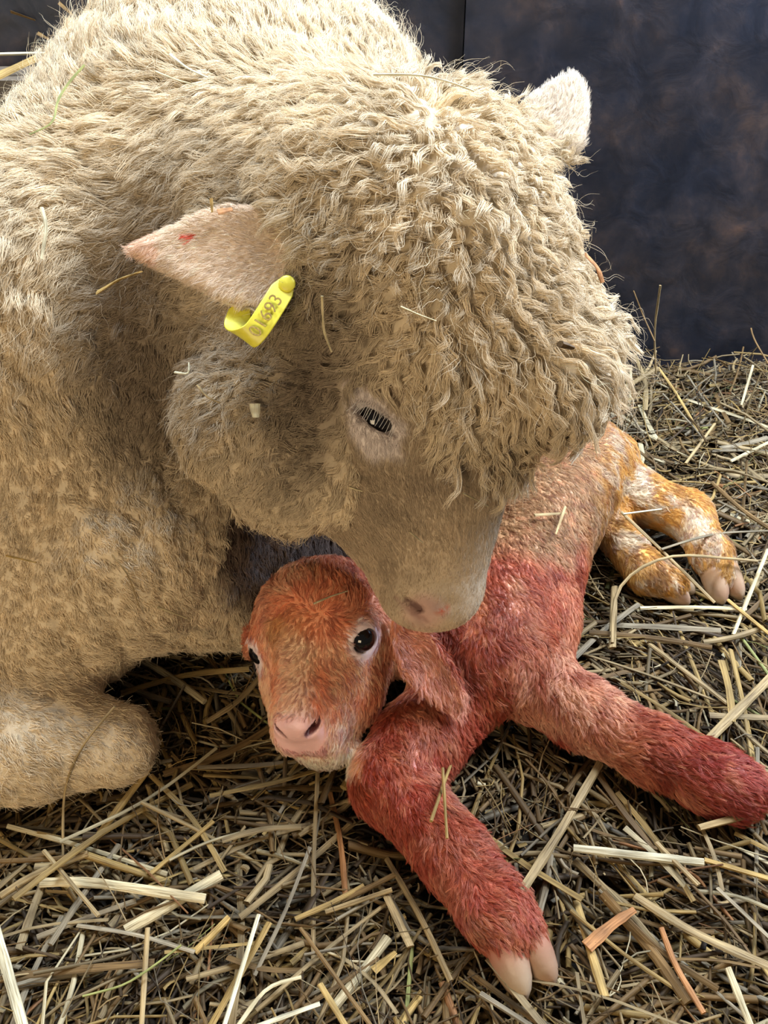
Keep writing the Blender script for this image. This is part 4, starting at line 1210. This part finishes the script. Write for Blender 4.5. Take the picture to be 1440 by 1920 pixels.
def hoof(a, b, r, spread=0.0075, stain=(0.45, 0.08, 0.06), up=(0, 0, 1)):
    """a soft newborn hoof of two claws at the end of a leg running from a to b"""
    d = nrm(np.array(b) - np.array(a)); sd = nrm(np.cross(d, up)); u2 = np.cross(sd, d)
    V = []; F = []
    n = 16
    for s in (-1, 1):
        dd = nrm(d + sd * 0.10 * s)
        base = np.array(a) + sd * s * spread * r
        rows = [(0.0, 1.02, 1.0), (.2, 1.04, 1.0), (.4, .98, .94), (.6, .86, .82), (.78, .68, .64), (.91, .44, .42), (1.0, .12, .12)]
        k0 = len(V)
        Ln = np.linalg.norm(np.array(b) - np.array(a))
        for t, w_, h_ in rows:
            c = base + dd * t * Ln - u2 * 0.002 * t
            for j in range(n):
                th = 2 * math.pi * j / n
                y_ = math.sin(th); y_ = max(y_, -0.72)
                V.append(c + sd * math.cos(th) * 0.0092 * r * w_ + u2 * y_ * 0.0125 * r * h_)
        for i in range(len(rows) - 1):
            for j in range(n):
                F.append((k0 + i * n + j, k0 + i * n + (j + 1) % n, k0 + (i + 1) * n + (j + 1) % n, k0 + (i + 1) * n + j))
        F.append(tuple(k0 + j for j in range(n - 1, -1, -1))); F.append(tuple(k0 + (len(rows) - 1) * n + j for j in range(n)))
    V = np.array(V)
    nz = fbm(V + 1.0, 60, 3); st = sstep(0.0, 0.5, nz)[:, None] * 0.55
    tip = ((V - np.array(a)) @ d / np.linalg.norm(np.array(b) - np.array(a)))[:, None]
    c = np.array([0.44, 0.33, 0.22]) * (1 - st) + np.array([0.30, 0.12, 0.07]) * st
    gr_ = sstep(0.1, 0.3, vnoise(np.stack([(V @ d) * 260, (V @ sd) * 40, (V @ u2) * 40], 1)))[:, None] * 0.35
    c = c * (1 - gr_) + np.array([0.30, 0.17, 0.11]) * gr_
    st2 = np.clip(1.15 - tip * 1.8, 0, 1) * 0.9
    c = c * (1 - st2) + np.array(stain) * st2
    return make_child(raw_mesh('hoof', V, F, M_hoofc, lamb, colors=np.clip(c, 0, .95)))


M_hoofc = tint_mat('soft_hoof', rough=0.42, spec=0.35, sss=0.05, bump=(300, 0.3, 0.0006))
hoof(G(950, 1732, 0.022), G(1014, 1862, 0.009), 1.42, 0.0042)
hoof(G(1365, 1477, 0.026), G(1430, 1500, 0.016), 1.5, 0.0046)
hoof(G(1345, 1065, 0.022), G(1375, 1128, 0.008), 1.2, 0.0048, (0.30, 0.16, 0.07))
hoof(G(1245, 1085, 0.018), G(1300, 1120, 0.008), 1.05, 0.0048, (0.30, 0.15, 0.06))

# ------------------------------------------------------------------ hair
def flow(P, N, ctrl, sig=110.0):
    """blend picture-plane combing directions and lock shapes set at control points"""
    px, py, d = project(P)
    C = np.array([c[:2] for c in ctrl], float); A = np.array([c[2:] for c in ctrl], float)
    W = np.exp(-((px[:, None] - C[:, 0]) ** 2 + (py[:, None] - C[:, 1]) ** 2) / (2 * sig * sig)) + 1e-9
    W /= W.sum(1, keepdims=True)
    A = W @ A
    T = A[:, :1] * RT - A[:, 1:2] * UP
    T = T - (T * N).sum(1, keepdims=True) * N
    return nrm(T), A[:, 2:]


def scatter(V, Q, N, spacing, keep, over=2.6):
    """roots spread evenly over the mesh, spacing apart"""
    a, b, c, e = V[Q[:, 0]], V[Q[:, 1]], V[Q[:, 2]], V[Q[:, 3]]
    area = 0.5 * np.linalg.norm(np.cross(c - a, e - b), axis=1)
    kq = keep[Q].mean(1)
    n = int(area[kq > 0.01].sum() / spacing ** 2 * over)
    p = area * kq; p = p / p.sum()
    q = RNG.choice(len(Q), n, p=p)
    u = RNG.random((n, 1)); v = RNG.random((n, 1))
    w = [(1 - u) * (1 - v), u * (1 - v), u * v, (1 - u) * v]
    P = sum(w[i] * V[Q[q, i]] for i in range(4))
    NN = nrm(sum(w[i] * N[Q[q, i]] for i in range(4)))
    sp = spacing / np.sqrt(np.clip(kq[q], 0.05, 1))
    lev = np.round(np.log2(sp / spacing) * 2)
    cell = spacing * 2 ** (lev / 2)
    key = np.floor(P / cell[:, None]).astype(np.int64)
    key = key[:, 0] * 1000003 + key[:, 1] * 10007 + key[:, 2] * 101 + lev.astype(np.int64)
    _, i = np.unique(key, return_index=True)
    i = np.sort(i)
    if HAIR < 1:
        i = i[RNG.random(len(i)) < HAIR]
    return P[i], NN[i]


def make_curves(name, pts, rad, tint, mat, parent):
    n, k, _ = pts.shape
    hc = bpy.data.hair_curves.new(name)
    hc.add_curves([k] * n)
    hc.attributes['position'].data.foreach_set('vector', pts.astype(np.float32).ravel())
    r = hc.attributes.new('radius', 'FLOAT', 'POINT') if 'radius' not in hc.attributes else hc.attributes['radius']
    r.data.foreach_set('value', rad.astype(np.float32).ravel())
    t = hc.attributes.new('tint', 'FLOAT_COLOR', 'CURVE')
    c = np.ones((n, 4), np.float32); c[:, :3] = tint
    t.data.foreach_set('color', c.ravel())
    hc.materials.append(mat)
    o = bpy.data.objects.new(name, hc)
    link(o, parent)
    return make_child(o)


def locks(P, N, T, length, lift, amp, turns, R, strands, K, crimp=0.0003, clump=0.7, jitter=0.3, root_in=0.002, tipspread=0.0008, loose=0.0, noise_dir=0.6, nfreq=22, rr=1.6e-4, frizz=0.0):
    n = len(P)
    ang = noise_dir * fbm(P, nfreq, 2) * 1.6 + jitter * RNG.standard_normal(n)
    B = np.cross(N, T)
    T = T * np.cos(ang)[:, None] + B * np.sin(ang)[:, None]
    B = np.cross(N, T)
    length = length * (1 + 0.22 * RNG.standard_normal(n)).clip(0.45, 1.6)
    ph = RNG.random(n) * 6.28; hand = np.where(RNG.random(n) < 0.5, -1, 1)
    tr = turns * (1 + 0.35 * RNG.standard_normal(n))
    t = np.linspace(0, 1, K)[None, :, None]
    n_ = (lift * length)[:, None, None] * (1 - (1 - t) ** 2.2)
    t_ = ((1 - 0.45 * lift) * length)[:, None, None] * t ** 1.35
    th = ph[:, None, None] + hand[:, None, None] * 6.283 * tr[:, None, None] * t
    am = (amp * 1.0)[:, None, None] * t ** 0.7
    Cc = P[:, None] + N[:, None] * (n_ - root_in) + T[:, None] * t_ + am * (B[:, None] * np.cos(th) + N[:, None] * 0.7 * np.sin(th)) - am * B[:, None] * np.cos(ph)[:, None, None] * (1 - t)
    S = strands
    rho = np.sqrt(RNG.random((n, S))) * R[:, None]; al = RNG.random((n, S)) * 6.283
    off = T[:, None] * (rho * np.cos(al))[..., None] + B[:, None] * (rho * np.sin(al))[..., None]
    cl = clump * (1 - loose * RNG.random((n, S)))
    t4 = t[:, None]                                      # (1,1,K,1)
    pts = Cc[:, None] + off[:, :, None] * (1 - cl[..., None, None] * t4 ** 0.6)
    sp = RNG.standard_normal((n, S, 1, 3)) * tipspread
    pts = pts + sp * t4 ** 1.5
    wp = (ph[:, None] + 0.9 * RNG.standard_normal((n, S)))[..., None, None]
    cw = crimp * np.sin(wp + t4 * (length * 1000 / 3.2)[:, None, None, None] * 2.2)
    pts = pts + cw * (B[:, None, None] + 0.5 * N[:, None, None])
    if frizz:
        w = np.cumsum(RNG.standard_normal((n, S, K, 3)), axis=2) * frizz
        pts = pts + w * t4
    # strands of one lock do not all reach its tip
    lens = (1 - 0.35 * RNG.random((n, S)))[..., None, None]
    pts = pts.reshape(n * S, K, 3)
    rad = rr * (1 - 0.75 * np.linspace(0, 1, K) ** 2)[None, :] * (0.8 + 0.4 * RNG.random((n * S, 1)))
    return pts, rad


# px, py, dx, dy, length mm, lift, curl mm, turns, lock radius mm
EC = [
 (100, 60, 0.2, -1, 20, .50, 1.5, .6, 5), (300, 60, 0.1, -1, 22, .5, 1.5, .6, 5), (600, 40, 0.2, -1, 22, .55, 1.8, .7, 5), (850, 60, 0.7, -.8, 22, .5, 2, .8, 5),
 (100, 250, -.6, -.2, 16, .35, 1.2, .5, 6), (300, 250, -.7, .3, 17, .35, 1.5, .6, 6), (480, 230, -.5, .5, 19, .4, 2, .8, 5), (620, 230, -.6, .2, 20, .4, 2.5, 1.0, 4.5),
 (100, 480, -.7, .7, 16, .3, 1.3, .6, 5.5), (150, 620, -.5, .8, 17, .3, 1.8, .8, 5), (350, 330, -.7, .5, 18, .3, 2, .8, 5),
 (100, 780, -.1, 1, 9, .4, .8, .5, 5.5), (250, 800, .1, 1, 9, .35, .8, .5, 5.5), (100, 1000, .15, 1, 5.5, .45, .5, .4, 5.5), (300, 1000, .3, 1, 5.5, .45, .5, .4, 5.5),
 (80, 1180, .1, .9, 7, .45, .6, .4, 5.5), (300, 1180, .5, .8, 7, .45, .6, .5, 5.5), (430, 1100, .5, .8, 8, .4, .8, .5, 5.5), (100, 1380, .8, .4, 7, .4, .6, .4, 5.5), (240, 1400, .9, .3, 6, .3, .5, .4, 5),
 (860, 200, .3, -.7, 20, .5, 3, 1.3, 4), (850, 300, .2, .9, 18, .7, 3, 1.4, 3.8), (800, 330, -.5, .5, 20, .5, 3, 1.3, 4), (760, 260, -.4, -.2, 20, .45, 3, 1.3, 4), (980, 230, .6, -.1, 15, .35, 2.5, 1.2, 3.6),
 (640, 350, -1, .0, 22, .35, 3, 1.2, 4.5), (620, 450, -1, .25, 24, .3, 3, 1.1, 4.5), (720, 430, -.9, .4, 22, .4, 3.2, 1.3, 4.2), (830, 420, .0, .8, 16, .75, 3, 1.6, 3.8),
 (850, 520, .0, .9, 17, .7, 3, 1.6, 3.8), (950, 430, .9, .1, 24, .4, 3, 1.4, 3.6), (1060, 300, .9, .3, 10, .3, 2, 1.0, 3.4), (1060, 420, 1, .3, 15, .3, 3, 1.3, 3.4), (980, 540, .9, .2, 26, .35, 3, 1.3, 3.6), (1100, 560, 1, .3, 26, .45, 3, 1.3, 3.4),
 (700, 560, -.8, .6, 24, .35, 3.2, 1.2, 4.5), (640, 600, -.8, .7, 22, .35, 3.2, 1.2, 4.5), (800, 620, -.4, .9, 24, .4, 3.4, 1.3, 4.4), (740, 680, -.5, .8, 22, .35, 3.2, 1.2, 4.2),
 (920, 650, .3, .9, 26, .35, 3, 1.4, 3.8), (1040, 660, .7, .7, 28, .4, 3, 1.4, 3.5), (1150, 640, .9, .5, 28, .5, 3, 1.3, 3.3), (1100, 780, .4, 1, 30, .4, 3, 1.4, 3.6),
 (980, 800, .1, 1, 32, .35, 3, 1.5, 3.6), (880, 790, -.1, 1, 28, .3, 3, 1.5, 3.8), (800, 770, .1, 1, 20, .25, 2.5, 1.2, 3.8), (1000, 870, .1, 1, 26, .35, 3, 1.5, 3.6),
 (400, 640, -.9, .5, 16, .3, 2, 1, 4.5), (560, 620, -.8, .6, 18, .35, 2.6, 1.2, 4.5), (560, 720, -.9, .3, 15, .3, 2, 1, 4), (400, 760, -.9, .3, 14, .3, 1.8, 1, 4), (320, 720, -.9, .4, 14, .35, 1.8, .9, 4),
 (600, 820, -.9, .3, 13, .3, 1.6, .9, 4), (480, 880, -.7, .6, 12, .3, 1.5, .8, 4.2), (380, 900, -.6, .8, 12, .35, 1.5, .8, 4.2), (600, 930, -.2, 1, 12, .3, 1.2, .7, 4.5), (500, 980, -.2, 1, 12, .35, 1.2, .7, 4.5), (640, 960, .3, .9, 9, .3, 1, .6, 4.5),
]


def view_keep(P, N, lowf=0.10):
    px, py, d = project(P)
    facing = (N * nrm(CAM - P)).sum(1)
    vis = sstep(-0.45, -0.2, facing) * sstep(-260, -120, px) * sstep(-300, -150, py) * sstep(1700, 1560, px)
    return lowf + (1 - lowf) * vis


def tone(P, c, s):
    """each lock and strand a little lighter or darker"""
    n = len(P)
    k = 1 + 0.07 * RNG.standard_normal(n)
    c = np.repeat(c * k[:, None], s, 0)
    return np.clip(c * (1 + 0.07 * RNG.standard_normal((len(c), 1))), 0.01, 0.95)


def grow_fleece():
    px, py, d = project(EV)
    hd = np.clip(wm, 0, 1)
    keep = hd * view_keep(EV, EN)
    keep *= np.where((EV[:, 2] < 0.02) & (EN[:, 2] < -0.3), 0.0, 1.0)
    headz = sstep(480, 620, px) * sstep(1000, 880, py) * (d < 0.72)
    keep = keep * (1 - 0.30 * headz)
    P, N = scatter(EV, EQ, EN, 0.0055, keep)
    m = wool_mask(P)[0] > 0.5
    P, N = P[m], N[m]
    T, A = flow(P, N, EC)
    kk = view_keep(P, N)
    length = A[:, 0] / 1000; lift = A[:, 1]; amp = A[:, 2] / 1000; turns = A[:, 3]; R = A[:, 4] / 1000 * np.where(kk < 0.5, 2.4, 1.0)
    _, f_, e1, e2 = wool_mask(P)
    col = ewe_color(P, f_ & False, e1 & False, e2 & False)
    S = 22
    pts, rad = locks(P, N, T, length, lift, amp, turns, R, S, 9, crimp=0.00028, clump=0.76, loose=0.45, jitter=0.28, tipspread=0.0009, rr=2.4e-4, frizz=0.00006)
    rad = rad * np.repeat(np.where(kk < 0.5, 2.6, 1.0), S)[:, None]
    tint = tone(P, col, S)
    # stray single hairs
    P2, N2 = scatter(EV, EQ, EN, 0.0070, keep)
    m = wool_mask(P2)[0] > 0.5; P2, N2 = P2[m], N2[m]
    T2, A2 = flow(P2, N2, EC)
    S2 = 2
    pts2, rad2 = locks(P2, N2, T2, A2[:, 0] / 1000 * 1.25, (A2[:, 1] + 0.15), A2[:, 2] / 1000 * 1.2, A2[:, 3], A2[:, 4] / 1000, S2, 9, crimp=0.0006, clump=0.1, jitter=0.7, tipspread=0.003, rr=1.0e-4, frizz=0.0003)
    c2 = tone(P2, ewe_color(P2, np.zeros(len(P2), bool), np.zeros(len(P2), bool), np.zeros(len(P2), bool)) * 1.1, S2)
    
    make_curves('fleece', np.concatenate([pts, pts2]), np.concatenate([rad, rad2]), np.concatenate([tint, c2]), M_wool, ewe)


FC = [(800, 950, .0, 1, 4.5, .25, .2, .5, 1.5), (650, 1000, .3, 1, 5, .3, .3, .5, 1.5), (900, 950, .2, 1, 4, .2, .2, .5, 1.5), (700, 830, -.2, 1, 4, .3, .2, .5, 1.4), (800, 1110, -.2, .8, 2.2, .2, .1, .5, 1.2),
      (360, 480, -1, .25, 4.5, .25, .2, .4, 1.6), (450, 570, -.8, .9, 7, .3, .3, .4, 1.6), (300, 500, -.8, .8, 6.5, .3, .3, .4, 1.6), (450, 420, -.9, -.1, 4, .25, .2, .4, 1.6), (1060, 160, .2, -1, 6, .4, .3, .4, 1.6), (1095, 240, .8, -.5, 6, .4, .3, .4, 1.6)]


def grow_face():
    keep = (1 - wm) * view_keep(EV, EN, 0.2)
    P, N = scatter(EV, EQ, EN, 0.0016, keep)
    _, f, e1, e2 = wool_mask(P)
    px, py, d = project(P)
    nose = (np.hypot((px - 795) / 1.3, (py - 1145)) < 26) & f
    slit = f & (np.hypot((px - 706) * .82 + (py - 786) * .57, ((px - 706) * -.57 + (py - 786) * .82) * 2.4) < 42)
    m = (f | e1 | e2) & ~nose & ~slit
    P, N = P[m], N[m]
    T, A = flow(P, N, FC, 60)
    _, f, e1, e2 = wool_mask(P)
    S = 6
    pts, rad = locks(P, N, T, A[:, 0] / 1000, A[:, 1], A[:, 2] / 1000, A[:, 3], A[:, 4] / 1000, S, 4, crimp=0.0, clump=0.3, jitter=0.25, tipspread=0.0005, rr=1.0e-4, root_in=0.0005, noise_dir=0.35)
    
    make_curves('face_hair', pts, rad, tone(P, ewe_color(P, f, e1, e2), S), M_wool, ewe)


LC = [(600, 1100, .1, -.9, 7, .45, .5, .7, 1.6), (520, 1180, -.4, .5, 6.5, .35, .5, .7, 1.6), (650, 1250, .5, .6, 6.5, .3, .5, .6, 1.6), (560, 1250, -.1, .8, 5.5, .3, .4, .6, 1.6), (690, 1340, .5, .9, 8, .35, .5, .6, 1.6),
      (570, 1330, 0, .6, 3, .25, .2, .5, 1.4), (590, 1420, .1, 1, 6, .3, .3, .5, 1.5), (490, 1300, -.4, .9, 5, .3, .3, .5, 1.5), (800, 1240, .6, .8, 7, .3, .5, .6, 1.6), (850, 1310, .3, 1, 9, .3, .5, .6, 1.6),
      (950, 1050, .1, .9, 6, .3, .6, .7, 1.8), (1050, 1050, .3, .9, 7, .35, .6, .7, 1.8), (1000, 1180, .1, 1, 7, .35, .6, .7, 1.8), (990, 1300, -.2, 1, 9, .45, 1, .8, 1.9), (1100, 1350, .8, .5, 10, .4, 1, .8, 1.9),
      (1250, 1410, .85, .5, 11, .35, 1, .8, 1.9), (1370, 1480, .9, .4, 9, .3, .8, .7, 1.8), (1000, 900, .6, .6, 6, .3, .5, .6, 1.8), (1200, 930, .9, .3, 6, .3, .5, .6, 1.8), (1340, 1050, .2, 1, 6, .3, .5, .6, 1.8),
      (720, 1450, 0, 1, 8, .3, .7, .7, 1.8), (800, 1560, .6, .8, 9, .35, .8, .7, 1.8), (900, 1680, .6, .8, 10, .35, .9, .8, 1.8), (980, 1790, .5, .8, 9, .3, .7, .7, 1.8)]


def grow_coat():
    keep = view_keep(LV, LN, 0.2)
    for c, out, s in EYES:
        keep = keep * (np.linalg.norm(LV - c, axis=1) > 0.0145)
    q = LV - LH
    r_, u_, f_ = (q @ LR) * 1000, (q @ LU) * 1000, (q @ LF) * 1000
    keep = keep * ~((np.hypot(r_ / 1.3, u_ + 6) < 16) & (f_ > 82)) * ~((np.abs(u_ + 36) < 4) & (f_ > 82) & (np.abs(r_) < 16))
    P, N = scatter(LV, LQ, LN, 0.0021, keep)
    T, A = flow(P, N, LC, 70)
    S = 8
    pts, rad = locks(P, N, T, A[:, 0] / 1000, A[:, 1] * 0.8, A[:, 2] / 1000, A[:, 3], A[:, 4] / 1000, S, 4, crimp=0.0001, clump=0.75, loose=0.4, jitter=0.3, tipspread=0.0004, rr=1.25e-4, root_in=0.0008, noise_dir=0.8, nfreq=45)
    
    col = lamb_color(P)
    v = vnoise(P * 260) + 0.6 * RNG.standard_normal(len(P)) * 0.5
    back = (col[:, 0] > 0.2)
    a1 = (0.36 * sstep(0.3, 0.7, v) * back)[:, None]; a2 = (0.6 * sstep(0.1, 0.7, -v))[:, None]
    col = col * (1 - a1) + np.clip(col * 1.25 + np.array([0.12, 0.16, 0.12]), 0, .95) * a1
    col = col * (1 - a2) + col * np.array([0.55, 0.30, 0.32]) * a2
    make_curves('coat', pts, rad, tone(P, col, S), M_coat, lamb)


grow_fleece()
grow_face()
grow_coat()

# give the working arrays back
del EWE, E, LAMB, L, EV, EQ, EN, LV, LQ, LN
import gc
gc.collect()
